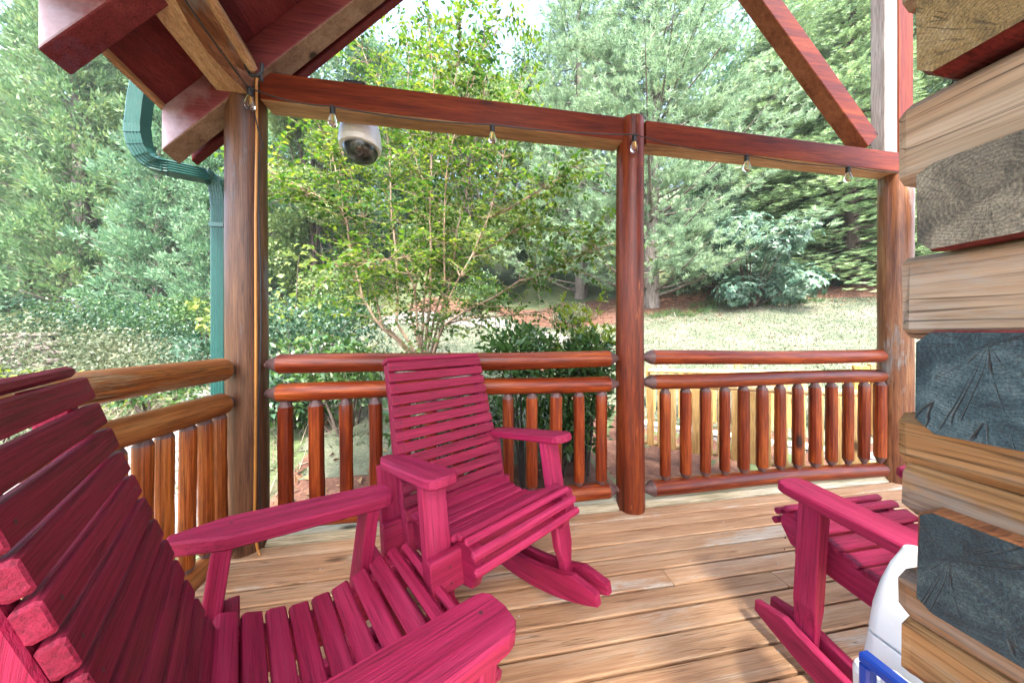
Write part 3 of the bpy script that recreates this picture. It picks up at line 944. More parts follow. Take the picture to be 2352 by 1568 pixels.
for lst, y0, dy in stems_uv:
    uv = uvz(lst); k = len(uv)
    P = np.array([pt(u, v, y0 + dy * i / (k - 1)) for i, (u, v) in enumerate(uv)])
    if P[0][2] < .95 and lst[0][1] >= 1290:                    # carry the stem down to the ground
        foot = np.array([TR0[0] + rng.uniform(-.10, .10), TR0[1] + rng.uniform(-.08, .08), hz1(TR0[0], TR0[1]) - .05])
        P = np.vstack([foot, P])
    # densify with slight kinks
    Q = [P[0]]
    for a, b in zip(P[:-1], P[1:]):
        m = max(2, int(np.linalg.norm(b - a) / .18))
        for q in range(1, m + 1):
            Q.append(a + (b - a) * q / m + (rng.normal(0, .008, 3) if q < m else 0))
    polys.append(np.array(Q))
for Q in polys:
    Ln = len(Q)
    r0 = .019 if Ln > 14 else .010
    V, F = tube_arrays(Q - TR0, np.linspace(r0, .004, Ln) * rng.uniform(.8, 1.2), 7)
    mesh_np('stem', V, F, BARKS, tree_root, smooth=True)
LP, LD, LS = [], [], []
twigs = []
for si, Q in enumerate(polys):
    Ln = len(Q)
    thick_free = .34 if Ln > 14 else .15
    for i in range(int(Ln * thick_free), Ln):
        zq = Q[i][2]
        for rep in range(8 if zq > 1.5 else 4):
            t = unit(Q[min(i + 1, Ln - 1)] - Q[max(i - 1, 0)])
            d = unit(rng.normal(0, 1, 3) * [1, .8, .45] + t * .5 + [0, 0, .15])
            L = rng.uniform(.18, .55)
            m = int(L / .045)
            tw = [Q[i]]
            for q in range(m):
                d = unit(d + rng.normal(0, .12, 3) + [0, 0, -.035])
                tw.append(tw[-1] + d * .045)
                s = unit(np.cross(d, [0, 0, 1.0]) + rng.normal(0, .25, 3))
                if q > 0:
                    for sg in (1, -1):
                        if rng.random() < .82:
                            LP.append(tw[-1]); LD.append(unit(d * .55 + s * sg + [0, 0, rng.normal(-.15, .25)])); LS.append(rng.uniform(.65, 1.2))
            tw = np.array(tw)
            twigs.append(tube_arrays(tw - TR0, np.linspace(.0035, .0012, len(tw)), 4))
T = join(twigs); o = mesh_np('twigs', T[0], T[1], BARKS, tree_root); o['kind'] = 'stuff'
LP, LD, LS = np.array(LP), np.array(LD), np.array(LS)
near = np.argsort(LP @ np.array([S9, C9, 0]) + rng.uniform(0, .25, len(LP)))
nb_ = near[:220]; rest = near[220:]
V, F = leaf_arrays(LP[rest] - TR0, LD[rest], LS[rest] * .068, LS[rest] * .036, droop=.12)
o = mesh_np('foliage', V, F, M_MYR, tree_root); o['kind'] = 'stuff'
V, F = leaf_arrays(np.zeros((1, 3)), np.array([[1.0, 0, 0]]), .074, .039, droop=.10)
leaf_o = mesh_np('leaf', V, F, M_MYR); leaf_me = leaf_o.data; bpy.data.objects.remove(leaf_o)
for i in nb_:
    q = Vector(LD[i]).to_track_quat('X', 'Z')
    o = link_mesh('leaf', leaf_me, tree_root)
    o.location = Vector(LP[i] - TR0); o.rotation_euler = (q @ Matrix.Rotation(rng.normal(0, .5), 4, 'X').to_quaternion()).to_euler(); o.scale = [LS[i]] * 3
print('thin tree leaves', len(LP))


# laurel hedge right of the chair -------------------------------------------------------
def laurel(xc, yc, w, dpt, h, lab, n, nlim, seed):
    root = empty('laurel_bush', (xc, yc, hz1(xc, yc)))
    tag(root, lab, 'shrub', 'laurels behind the middle railing')
    blobs = []
    for k in range(14):
        a = rng.uniform(-1, 1); b = rng.uniform(-1, 1)
        s = rng.uniform(.2, .3)
        blobs.append((a * w * .42, b * dpt * .36, rng.uniform(.25, 1) * (h - .2), s, s * .9, s * .85))
    P, u = cloud_points(n, blobs); P[:, 2] = np.maximum(P[:, 2], .03)
    D = unit(u * .8 + [0, 0, .35] + rng.normal(0, .6, (n, 3)))
    front = np.argsort(P @ np.array([S9, C9, 0]) - .3 * P[:, 2])
    V, F = leaf_arrays(P[front[180:]], D[front[180:]], rng.uniform(.065, .105, n - 180), rng.uniform(.026, .038, n - 180), droop=.15)
    o = mesh_np('foliage', V, F, M_LAUR, root); o['kind'] = 'stuff'
    V, F = leaf_arrays(np.zeros((1, 3)), np.array([[1.0, 0, 0]]), .09, .036, droop=.12)
    lo = mesh_np('leaf', V, F, M_LAUR); lm = lo.data; bpy.data.objects.remove(lo)
    for i in front[:180]:
        q = Vector(D[i]).to_track_quat('X', 'Z')
        o = link_mesh('leaf', lm, root); o.location = Vector(P[i]); o.rotation_euler = q.to_euler(); o.scale = [rng.uniform(.75, 1.2)] * 3
    if nlim:
        top = [b for b in blobs if b[2] > h * .55][:5]
        Q = np.concatenate([np.array(b[:3]) + rng.normal(0, .12, (nlim, 3)) + [0, 0, b[5] * .8] for b in top])
        k = 7
        R = np.repeat(Q, k, 0)
        D2 = unit(rng.normal(0, .7, (len(R), 3)) + [0, 0, .8])
        V, F = leaf_arrays(R, D2, rng.uniform(.06, .10, len(R)), .024, droop=.1)
        o = mesh_np('fresh_tips', V, F, M_LIME, root); o['kind'] = 'stuff'
    st = [tube_arrays(np.array([[b[0] * .5, b[1] * .5, -.05], [b[0] * .8, b[1] * .7, b[2] * .5], b[:3]]), [.013, .010, .004], 5) for b in blobs]
    T = join(st); mesh_np('stem', T[0], T[1], BARKD, root)


laurel(.62, 2.62, 1.4, .8, 1.40, 'dense glossy laurel bush behind the chair and the middle railing', 3600, 0, 1)
laurel(1.12, 2.72, .85, .7, 1.52, 'laurel bush with yellow green new tips beside the middle porch post', 2300, 14, 2)
laurel(-.15, 2.75, .9, .7, .85, 'low laurel bush behind the back of the rocking chair', 1300, 0, 3)

# the wooded hillside that closes the view behind the single trees: one mass
blobs = []
for k in range(150):
    u = rng.uniform(-500, 2900); d = rng.uniform(23, 34)
    x, y = ground_at(u, d); g = hz1(x, y)
    hgt = rng.uniform(12, 19) * (.93 if 950 < u < 1260 else 1.2) * (.5 if u < 40 else 1)
    for q in range(6):
        sw = rng.uniform(1.6, 2.8)
        blobs.append((x + rng.normal(0, 1.0), y + rng.normal(0, 1.0), g + hgt * (q + .4) / 6.0, sw, sw, sw))
V, F = broadleaf(120000, blobs, .42, .30)
tag(mesh_np('far_woods', V, F, M_FARD), 'dense green woods covering the hillside behind all the trees', 'woods', kind='stuff')

# grass, litter, ground cover -------------------------------------------------------------
def scatter(n, x0, x1, y0, y1, ok):
    x = rng.uniform(x0, x1, n); y = rng.uniform(y0, y1, n)
    m = ok(x, y); x, y = x[m], y[m]
    return np.stack([x, y, hz(x, y)], 1)


M_GRASS = leaf_mat('grass_blades', [(0.040, 0.073, 0.036), (0.073, 0.106, 0.056), (0.112, 0.139, 0.086), (0.165, 0.165, 0.119)], .4, .6, 2)
M_LITTER = leaf_mat('fallen_leaves', [(0.070, 0.032, 0.014), (0.133, 0.063, 0.028), (0.210, 0.119, 0.056), (0.231, 0.175, 0.063)], .2, .7, 3)
M_DRY = leaf_mat('dry_stems', [(0.154, 0.119, 0.084), (0.252, 0.203, 0.154), (0.322, 0.280, 0.224)], .2, .8, 3)
inl = lambda x, y: (dist_cam(x, y) < lawn_edge(x, y)) & (x > -1.0 - .25 * (y - 2)) & (y > 3.2) & (((KA[0] - x) * KN[0] + (KA[1] - y) * KN[1] < -.15) | (x < 1.3))
P = scatter(90000, -3.5, 15, 3, 13.5, inl)
D = unit(rng.normal(0, .6, (len(P), 3)) * [1, 1, .2] + [0, 0, .8])
V, F = blade_arrays(P + [0, 0, .01], D, rng.uniform(.03, .07, len(P)), rng.uniform(.012, .02, len(P)))
tag(mesh_np('grass', V, F, M_GRASS), 'thin pale grass growing on the sloping lawn', 'grass', kind='stuff')
P = scatter(26000, -12, 16, 1.9, 15, lambda x, y: ((dist_cam(x, y) > lawn_edge(x, y) - 1.2) & (dist_cam(x, y) < 14)) | ((y < 3.0) & (x > -1.5) & (x < 1.4)) | (rng.random(len(x)) < .12))
D = unit(rng.normal(0, 1, (len(P), 3)) * [1, 1, .25])
V, F = leaf_arrays(P + [0, 0, .03], D, rng.uniform(.04, .09, len(P)), rng.uniform(.02, .05, len(P)), droop=.1)
tag(mesh_np('fallen_leaves', V, F, M_LITTER), 'brown fallen leaves lying on the mulch and lawn edge', 'leaf litter', kind='stuff')
P = scatter(9000, -9, -1.45, 1.2, 9, lambda x, y: rng.random(len(x)) < np.exp(-((y - 2.8) / 2.2) ** 2))
D = unit(rng.normal(0, .55, (len(P), 3)) * [1, 1, .3] + [0, 0, .6])
V, F = blade_arrays(P, D, rng.uniform(.15, .45, len(P)), rng.uniform(.005, .011, len(P)))
tag(mesh_np('dry_stems', V, F, M_DRY), 'dry tangled stems on the ground behind the left railing', 'dry stems', kind='stuff')
P = scatter(6000, -10, -1.3, 1.5, 9, lambda x, y: rng.random(len(x)) < .9)
D = unit(rng.normal(0, .8, (len(P), 3)) + [0, 0, .5])
V, F = leaf_arrays(P + [0, 0, .03], D, rng.uniform(.04, .09, len(P)), rng.uniform(.02, .04, len(P)))
tag(mesh_np('ground_cover', V, F, M_AZA), 'low leafy ground cover in the left garden', 'ground cover', kind='stuff')
P = scatter(1500, 6, 12, 6, 12, lambda x, y: np.abs(dist_cam(x, y) - lawn_edge(x, y)) < .5)
P2 = np.repeat(P[:120], 16, 0)
D = unit(rng.normal(0, .7, (len(P2), 3)) * [1, 1, .2] + [0, 0, .8])
V, F = blade_arrays(P2 + rng.normal(0, .04, P2.shape) * [1, 1, 0], D, rng.uniform(.15, .32, len(P2)), .014)
tag(mesh_np('grass_tufts', V, F, M_LAUR), 'green tufts of long grass along the edge of the lawn', 'grass', kind='stuff')

# stone wall and rocks in the left garden ----------------------------------------------------
STONE = soil_mat('field_stone', (.07, .052, .043), (.13, .105, .09), (.20, .165, .145), 3, 30, .85)


def stone_mb(sx, sy, sz, seed):
    r = random.Random(seed)
    V, F = [], []
    n = 8
    for zi, (z, s) in enumerate(((-.5, .8), (-.28, 1), (.25, 1), (.5, .78))):
        for k in range(n):
            a = 2 * PI * (k + .5) / n
            c, s_ = math.cos(a), math.sin(a)
            q = 1 / max(abs(c), abs(s_)) * .5
            V.append((c * q * sx * s * r.uniform(.88, 1.06), s_ * q * sy * s * r.uniform(.88, 1.06), z * sz * r.uniform(.9, 1.08)))
    for a in range(3):
        for k in range(n):
            j = (k + 1) % n
            F.append((a * n + k, a * n + j, a * n + n + j, a * n + n + k))
    F.append(tuple(range(n - 1, -1, -1))); F.append(tuple(range(3 * n, 4 * n)))
    return V, F


stone_me = []
for k in range(6):
    V, F = stone_mb(.34 + .06 * (k % 3), .26, .12 + .02 * (k % 2), k)
    me = bpy.data.meshes.new('stone'); me.from_pydata(V, [], F); me.materials.append(STONE); stone_me.append(me)
wx, wy = ground_at(-110, 7.6)
wall = empty('stone_wall', (wx, wy, hz1(wx, wy)), (0, 0, math.radians(25)))
tag(wall, 'low dry stone retaining wall of flat brown stones at the far left', 'stone wall')
for row in range(7):
    for c in range(9):
        o = link_mesh('stone', stone_me[(row * 5 + c * 7) % 6], wall)
        o.location = (-1.9 + c * .40 + (row % 2) * .18 + rng.uniform(-.02, .02), rng.uniform(-.03, .03), .06 + row * .125)
        o.rotation_euler = (0, 0, rng.choice([0, PI]) + rng.uniform(-.06, .06))
for c in range(6):
    o = link_mesh('capstone', stone_me[c], wall); o.location = (-1.8 + c * .62, 0, .06 + 7 * .125); o.scale = (1.5, 1.35, .75)
px, py = ground_at(3, 9.6)
mbp = MB().box(-.05, .05, -.05, .05, -.3, 1.05, ch=.006).box(-.062, .062, -.062, .062, 1.05, 1.08)
o = mbp.build('fence_post', flat('pale_painted_post', (.55, .56, .58), .6)); o.location = (px, py, hz1(px, py)); 
tag(o, 'pale upright post beside the stone wall at the left edge', 'post')
for i, (u, d, s, lab) in enumerate([(395, 6.5, 1.5, 'large tan boulder below the dark shrubs in the left garden'), (425, 6.3, 1.1, 'tan boulder split by a dark gap beside the large boulder'),
                                    (405, 5.7, 1.3, 'flat pale boulder in front of the other garden boulders'), (640, 5.2, 1.6, 'pale flat rock right of the corner post beyond the rail')]):
    V, F = stone_mb(.36, .30, .26, 20 + i)
    me = bpy.data.meshes.new('boulder'); me.from_pydata(V, [], F); me.materials.append(STONE)
    o = link_mesh('boulder', me); x, y = ground_at(u, d); o.location = (x, y, hz1(x, y) + .10 * s); o.scale = (s, s, s); o.rotation_euler = (0, 0, i * 1.3)
    sub = o.modifiers.new('round', 'SUBSURF'); sub.levels = 1; sub.render_levels = 2
    tag(o, lab, 'rock', 'garden rocks')

# ------------------------------------------------------------------ porch deck
deck = tag(empty('porch_deck'), None, None, None, 'structure')
DX0, DX1 = -1.17, 3.6
pitch = .0885
nb = 54  # rows behind the camera, out of view, are added to bounce sunlight in
for i in range(nb):
    y1 = 1.657 - i * pitch
    y0 = y1 - pitch + .0085
    cuts = [DX0] + sorted(rng.uniform(DX0 + .7, DX1 - .7, 1 if rng.random() < .5 else 0)) + [DX1]
    for a, b in zip(cuts[:-1], cuts[1:]):
        dz = rng.uniform(-.0015, .0015)
        MB().box(a + .0012, b - .0012, y0, y1, -.038 + dz, dz, ch=.004).build('plank', DECK, deck)
mb = MB()
prof = [(1.662, -.04), (1.80, -.04), (1.815, -.02), (1.808, .010), (1.78, .026), (1.735, .032), (1.69, .025), (1.667, .006)]
mb.prism(prof, DX0 - .02, 3.25, frame=lambda a, y, b: Vector((y, a, b)), ch=.006)
mb.build('edge_log', DECKE, deck, smooth=True)
MB().box(-1.20, 3.6, 1.67, 1.76, -.26, -.045).build('rim_joist', MAROON['X'], deck)
MB().box(-1.205, -1.172, -3.1, 1.60, -.26, -.004).build('side_joist', MAROON['Y'], deck)
mb = MB()
for k in range(230):
    i = rng.integers(0, nb); xx = DX0 + .1 + .42 * rng.integers(0, 11) + rng.normal(0, .01)
    yy = 1.657 - i * pitch - (.022 if rng.random() < .5 else .064) + rng.normal(0, .003)
    n = 7
    V = [(xx + .0032 * math.cos(2 * PI * q / n), yy + .0032 * math.sin(2 * PI * q / n), z) for z in (-.002, .0026) for q in range(n)]
    mb.add(V, [tuple(range(n, 2 * n))] + [(q, (q + 1) % n, n + (q + 1) % n, n + q) for q in range(n)])
o = mb.build('screws', SCREW, deck); o['kind'] = 'stuff'
for x, y, rz, m_ in [(.02, 1.30, .4, M_LITTER), (-.12, 1.345, 2.0, M_LITTER)]:
    V, F = leaf_arrays(np.zeros((1, 3)), np.array([[1.0, 0, 0]]), .032, .018)
    o = mesh_np('fallen_leaf', V, F, m_); o.location = (x, y, .004); o.rotation_euler = (0, 0, rz)
    tag(o, 'small curled brown leaf on the deck boards behind the near chair' if rz < 1 else 'tiny yellowish leaf on the deck nearer the corner post', 'leaf')

# ------------------------------------------------------------------ posts, rails
def log_along(name, p0, p1, r, mat, parent=None, taper0=.06, taper1=.06, wob=.012, tip=.36, n=16, seed=0, bend=.006):
    """peeled log with whittled ends: body and cut ends as one mesh, cut ends in a second material"""
    r_ = random.Random(seed)
    p0, p1 = Vector(p0), Vector(p1)
    ax = (p1 - p0).normalized(); Ln = (p1 - p0).length
    side = ax.orthogonal().normalized()
    ts = [0, .012, taper0] + [taper0 + (Ln - taper0 - taper1) * k / 9 for k in range(1, 9)] + [Ln - taper1, Ln - .012, Ln]
    pts, rad = [], []
    ph = r_.uniform(0, 6)
    for t in ts:
        pts.append(p0 + ax * t + side * bend * math.sin(ph + t * 3))
        if t <= taper0 + 1e-6 and taper0 > 0: k = tip + (1 - tip) * min(1, t / taper0)
        elif t >= Ln - taper1 - 1e-6 and taper1 > 0: k = tip + (1 - tip) * min(1, (Ln - t) / taper1)
        else: k = 1 + r_.uniform(-.03, .03)
        rad.append(r * k)
    if taper0 > 0:
        pts = [p0 - ax * .04, p0 - ax * .001] + pts + [p1 + ax * .001, p1 + ax * .04]
        rad = [r * tip * .9] * 2 + rad + [r * tip * .9] * 2
    mb = MB().lathe(pts, rad, n, wob, seed)
    o = mb.build(name, mat, parent, smooth=True)
    o.data.materials.append(CONE)
    for f in o.data.polygons:
        t = (f.center - p0).dot(ax)
        if (t < taper0 * .98 and taper0 > 0) or (t > Ln - taper1 * .98 and taper1 > 0): f.material_index = 1
    return o


YR = 1.68
def post(name, x, z1, r, mat, lab, y=YR, seed=0):
    zs = np.linspace(.0, z1, 12)
    r_ = random.Random(seed)
    mb = MB().lathe([(x + .003 * math.sin(z * 2 + seed), y, z) for z in [-.28] + list(zs)], [r * 1.03] + [r * (1.03 - .04 * z / z1 + r_.uniform(-.012, .012)) for z in zs], 24, .006, seed)
    o = mb.build(name, mat, None, smooth=True)
    return tag(o, lab, 'post', 'round log porch posts')


post('porch_post', -1.072, 2.36, .083, LOGC, 'weathered round corner post with a cord running down it', seed=1)
post('porch_post', 1.012, 2.365, .080, LOGP, 'red stained round post in the middle of the porch front', seed=2)
post('porch_post', 3.115, 2.23, .085, LOGW['Z'], 'tan round post at the right end of the railing', seed=3)


def baluster(x, y, z0, z1, r, parent, mat, seed, axis=None):
    return log_along('baluster', (x, y, z0), (x, y, z1), r, mat, parent, .042, .042, .014, .36, 12, seed, .004)


rail1 = tag(empty('porch_railing', (0, 0, 0)), 'red log railing between the corner post and the middle post, behind the chair', 'railing', 'log railings round the porch')
log_along('top_rail', (-.985, YR, .909), (.925, YR, .916), .050, LOG['X'], rail1, seed=1)
log_along('middle_rail', (-.985, YR, .768), (.925, YR, .766), .047, LOG['X'], rail1, seed=2)
log_along('bottom_rail', (-.985, YR, .118), (.925, YR, .114), .047, LOG['X'], rail1, seed=3)
for k in range(13):
    baluster(-.895 + .1432 * k, YR, .145, .738, .034 + .002 * math.sin(k * 2.1), rail1, LOG['Z'], 10 + k)
rail2 = tag(empty('porch_railing', (0, 0, 0)), 'red log railing between the middle post and the right post', 'railing', 'log railings round the porch')
log_along('top_rail', (1.10, YR, .916), (3.03, YR, .903), .046, LOG['X'], rail2, seed=4)
log_along('middle_rail', (1.10, YR, .770), (3.03, YR, .762), .046, LOG['X'], rail2, seed=5)
log_along('bottom_rail', (1.10, YR, .110), (3.03, YR, .090), .048, LOG['X'], rail2, seed=6)
for k in range(13):
    baluster(1.252 + .1432 * k, YR, .140, .738, .032 + .002 * math.sin(k * 1.7), rail2, LOG['Z'], 30 + k)
rail3 = tag(empty('porch_railing', (0, 0, 0)), 'golden log railing running along the left side of the porch', 'railing', 'log railings round the porch')
XR = -1.085
log_along('top_rail', (XR, 1.60, .908), (XR, -.35, .906), .052, LOGG, rail3, seed=7)
log_along('middle_rail', (XR, 1.60, .752), (XR, -.35, .750), .050, LOGG, rail3, seed=8)
log_along('bottom_rail', (XR, 1.60, .075), (XR, -.35, .075), .045, LOGG, rail3, seed=9)
for k in range(14):
    baluster(XR, 1.535 - .0835 * k, .10, .728, .0255, rail3, LOGO, 50 + k)

# ------------------------------------------------------------------ beams, rafters, roof
def timber(name, corners8, mat, lab, cat, parent=None, pale_bottom=None, group=None):
    F = [(0, 1, 3, 2), (4, 6, 7, 5), (0, 4, 5, 1), (2, 3, 7, 6), (0, 2, 6, 4), (1, 5, 7, 3)]
    o = MB().add(corners8, F).build(name, mat, parent)
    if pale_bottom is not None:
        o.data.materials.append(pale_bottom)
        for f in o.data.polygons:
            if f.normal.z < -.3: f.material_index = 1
    bv = o.modifiers.new('soft_edges', 'BEVEL'); bv.width = .006; bv.segments = 2; bv.limit_method = 'ANGLE'
    if lab: tag(o, lab, cat, group)
    return o


def box8(x0, x1, y0, y1, z0, z1): return [(x, y, z) for x in (x0, x1) for y in (y0, y1) for z in (z0, z1)]


timber('tie_beam', box8(-.985, .94, 1.625, 1.735, 2.212, 2.352), BEAM['X'], 'dark red square beam from the corner post to the middle post', 'beam', None, BEAMP['X'], 'beams over the railing')
timber('tie_beam', box8(1.085, 3.16, 1.625, 1.735, 2.212, 2.352), BEAM['X'], 'dark red square beam from the middle post to the right post', 'beam', None, BEAMP['X'], 'beams over the railing')

roof = tag(empty('porch_roof'), 'maroon stained roof eave with rafters jutting out at the upper left', 'roof')
SL = 1.02
XE, ZB = -1.371, 1.91          # lower corner of the rafter tails


def lift(y): return .21 * (1.60 - y)          # the eave climbs slightly towards the house


def rafter(y0, y1, mat, pale, xt=1.0, name='rafter', x_end=XE, hgt=.200, dz=0.0):
    """sloped timber with a plumb-cut tail"""
    V = []
    for x in (x_end, xt):
        for y in (y0, y1):
            for h in (0, hgt):
                V.append((x, y, ZB + dz + lift(y) + SL * (x - XE) + h))
    return timber(name, V, mat, None, None, roof, pale)


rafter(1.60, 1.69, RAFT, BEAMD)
rafter(1.75, 1.79, MAROON['X'], MAROON['X'], name='barge_board', dz=.07, hgt=.16)
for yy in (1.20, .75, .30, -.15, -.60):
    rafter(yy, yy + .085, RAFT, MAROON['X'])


def roof_slab(name, xa, xb, h0, h1, mat, y0=-2.3, y1=1.81):  # carried on behind the camera, unseen, to keep sun off the porch
    V = [(x, y, ZB + .201 + lift(y) + SL * (x - XE) + h) for x in (xa, xb) for y in (y0, y1) for h in (h0, h1)]
    return MB().add(V, [(0, 1, 3, 2), (4, 6, 7, 5), (0, 4, 5, 1), (2, 3, 7, 6), (0, 2, 6, 4), (1, 5, 7, 3)]).build(name, mat, roof)


nx = 13
for i in range(nx):
    xa = XE + .012 + (1.0 - XE) * i / nx; xb = XE + .012 + (1.0 - XE) * (i + 1) / nx
    roof_slab('panel', xa + .0012, xb - .0012, .001, .022, MAROON['Y'])
roof_slab('shingle_layer', XE - .004, 1.02, .024, .05, flat('dark_shingles', (.05, .05, .05), .9, var=.4, scale=20), -2.32, 1.83)
for i in range(8):                             # unseen other slope, added over the right half to shade the porch
    xa, xb = 1.0 + .34 * i, 1.0 + .34 * (i + 1) - .002
    zr = lambda x: ZB + .205 + SL * (1.0 - XE) - .99 * (x - 1.0)
    V = [(x, y, zr(x) + h) for x in (xa, xb) for y in (-2.3, 1.15) for h in (.12, .17)]
    MB().add(V, [(0, 1, 3, 2), (4, 6, 7, 5), (0, 4, 5, 1), (2, 3, 7, 6), (0, 2, 6, 4), (1, 5, 7, 3)]).build('panel', MAROON['Y'], roof)
roof_slab('eave_trim', XE - .002, XE + .010, -.012, .0225, BEAMP['Y'])
# batten on the soffit
MB().add([(x, y, ZB + .201 + lift(y) + SL * (x - XE) - h) for x in (-1.19, -1.176) for y in (1.29, 1.57) for h in (.016, 0)], [(0, 1, 3, 2), (4, 6, 7, 5), (0, 4, 5, 1), (2, 3, 7, 6), (0, 2, 6, 4), (1, 5, 7, 3)]).build('batten', MAROON['Y'], roof)
# plate beam along the left side with a wavy waney edge
mb = MB()
nY = 30
V, F = [], []
for i in range(nY + 1):
    y = -1.0 + 2.60 * i / nY
    w = .022 * math.sin(y * 7.5 + .8) + .012 * math.sin(y * 15 + 2)
    ring = [(-1.15, 2.375), (-1.15, 2.215), (-1.03 + w, 2.212), (-1.012 + w * .8, 2.25), (-.985, 2.31), (-.985, 2.375)]
    V += [(a, y, b + lift(y)) for a, b in ring]
k = 6
for i in range(nY):
    for q in range(k):
        r = (q + 1) % k
        F.append((i * k + q, i * k + k + q, i * k + k + r, i * k + r))
F.append(tuple(range(k))); F.append(tuple(range(nY * k + k - 1, nY * k - 1, -1)))
o = mb.add(V, F).build('plate_beam', BEAMP['Y'])
o.data.materials.append(LOGW['Y'])
for f in o.data.polygons:
    if f.normal.x > .4: f.material_index = 1
tag(o, 'pale beam with a wavy bark edge running back along the left eave', 'beam')
# diagonal brace and upper right post
def slope_timber(name, xa, za, xb, zb, y0, y1, th, mat, pale, lab):
    d = Vector((xb - xa, 0, zb - za)).normalized(); n = Vector((-d.z, 0, d.x))
    if n.z < 0: n = -n
    V = []
    for p in (Vector((xa, 0, za)), Vector((xb, 0, zb))):
        for y in (y0, y1):
            for h in (0, th):
                q = p + n * h; V.append((q.x, y, q.z))
    return timber(name, V, mat, lab, 'brace', None, pale)


slope_timber('diagonal_brace', 2.80, 2.375, 1.0, 4.15, 1.64, 1.735, .135, BEAM['X'], BRACEU, 'dark red diagonal timber rising from the right end of the beam')
timber('upper_post', box8(2.985, 3.10, 1.66, 1.74, 2.356, 4.3), GREYW, 'weathered grey upright timber above the right end of the beam', 'post')
timber('upper_post', box8(3.104, 3.24, 1.655, 1.76, 2.356, 4.3), BEAM['Z'], 'dark red upright timber beside the grey one at upper right', 'post')

# ------------------------------------------------------------------ downspout
sp = tag(empty('downspout'), 'green ribbed metal downspout bending in below the eave to the corner post', 'downspout')


def spout(name, pts, w=.062, dpt=.05, parent=None):
    """ribbed rectangular pipe through points in the plane y = const"""
    P = [Vector(p) for p in pts]
    V, F = [], []
    ring = []
    nr = 5
    for k in range(nr * 2 + 1):
        a = -w / 2 + w * k / (nr * 2)
        ring.append((a, -dpt / 2 - (.004 if k % 2 else 0)))
    ring += [(w / 2, dpt / 2)] + [(w / 2 - w * k / 4, dpt / 2 + (.003 if k % 2 else 0)) for k in range(1, 4)] + [(-w / 2, dpt / 2)]
    n = len(ring)
    for i, p in enumerate(P):
        t = (P[min(i + 1, len(P) - 1)] - P[max(i - 1, 0)]).normalized()
        bb = (Vector((0, 1, 0)) - t * t.y).normalized(); u_ = bb.cross(t).normalized()
        for a, b in ring: V.append(p + u_ * a + bb * b)
    for i in range(len(P) - 1):
        for k in range(n):
            j = (k + 1) % n
            F.append((i * n + k, i * n + j, i * n + n + j, i * n + n + k))
    F.append(tuple(range(n))); F.append(tuple(range(len(P) * n - 1, len(P) * n - n - 1, -1)))
    return MB().add(V, F).build(name, GREENP, parent)


YS = 1.86
YT = 1.64                                   # the top hangs from the eave, the foot stands behind the post
T_ = [on_y(u, v, YT) for u, v in ((335, 165), (322, 235), (316, 290))]
corner = on_y(316, 372, YT); foot_ = on_y(507, 412, YS)
def ease(p, a, b, n=8):                     # rounded elbow from a round the corner p to b
    return [(a.lerp(p, t)).lerp(p.lerp(b, t), t) for t in [k / n for k in range(n + 1)]]
s0 = corner.lerp(foot_, .30); s1 = corner.lerp(foot_, .80)
B = ease(corner, T_[-1], s0)
Cc = [s0, s1]
low = on_y(507, 475, YS)
Dd = ease(foot_, s1, low)
A = T_
Ee = [low, on_y(507, 900, YS)]; Ee.append(Vector((Ee[-1].x, YS, -.25)))
spout('upper_pipe', A, parent=sp)
spout('upper_elbow', B, w=.065, dpt=.053, parent=sp)
spout('slanted_pipe', Cc, parent=sp)
spout('lower_elbow', Dd, w=.065, dpt=.053, parent=sp)
spout('lower_pipe', Ee, parent=sp)
zb = on_y(507, 520, YS)
MB().box(zb.x - .034, zb.x + .034, YS - .033, YS + .031, zb.z - .011, zb.z + .011).build('strap', GREENP, sp)
for pts in (B, Dd):
    for t in (1, 2.5, 4, 5.5, 7):
        i = int(t); p = pts[i].lerp(pts[i + 1], t - i); d = (pts[i + 1] - pts[i]).normalized()
        b_ = (Vector((0, 1, 0)) - d * d.y).normalized(); u_ = b_.cross(d).normalized()
        M = Matrix(((u_.x, b_.x, d.x, p.x), (u_.y, b_.y, d.y, p.y), (u_.z, b_.z, d.z, p.z), (0, 0, 0, 1)))
        MB().box(-.0335, .0335, -.031, .028, -.002, .002, M).build('elbow_rib', GREENP, sp)

# ------------------------------------------------------------------ pole, lights, camera, cords
pr = tag(empty('hanging_pole'), 'peeled tan pole held in a black bracket under the left eave', 'pole')
q0, q1 = Vector((-.93, 1.49, 2.252)), Vector((-.93, .45, 2.252 + .30))
pts = [q1.lerp(q0, k / 30) for k in range(31)]
MB().lathe(pts, [.019 + (.0016 if k % 2 else 0) for k in range(31)], 14, .02, 5).build('pole', BEAMP['Y'], pr, smooth=True)
mb = MB()
yb = 1.50
hook = [(q0.x - .030, yb, 2.32), (q0.x - .032, yb, 2.262), (q0.x - .014, yb, 2.228), (q0.x + .013, yb, 2.228), (q0.x + .030, yb, 2.25), (q0.x + .032, yb, 2.285)]
mb.lathe(hook, [.008] * 6, 8)
mb.lathe([(q0.x + .026, yb, 2.24), (q0.x + .032, yb, 2.205)], [.006, .005], 8)
mb.lathe([(q0.x - .030, yb, 2.318), (q0.x - .055, yb, 2.33)], [.008, .008], 8)
mb.build('bracket', BLACKP, pr, smooth=True)

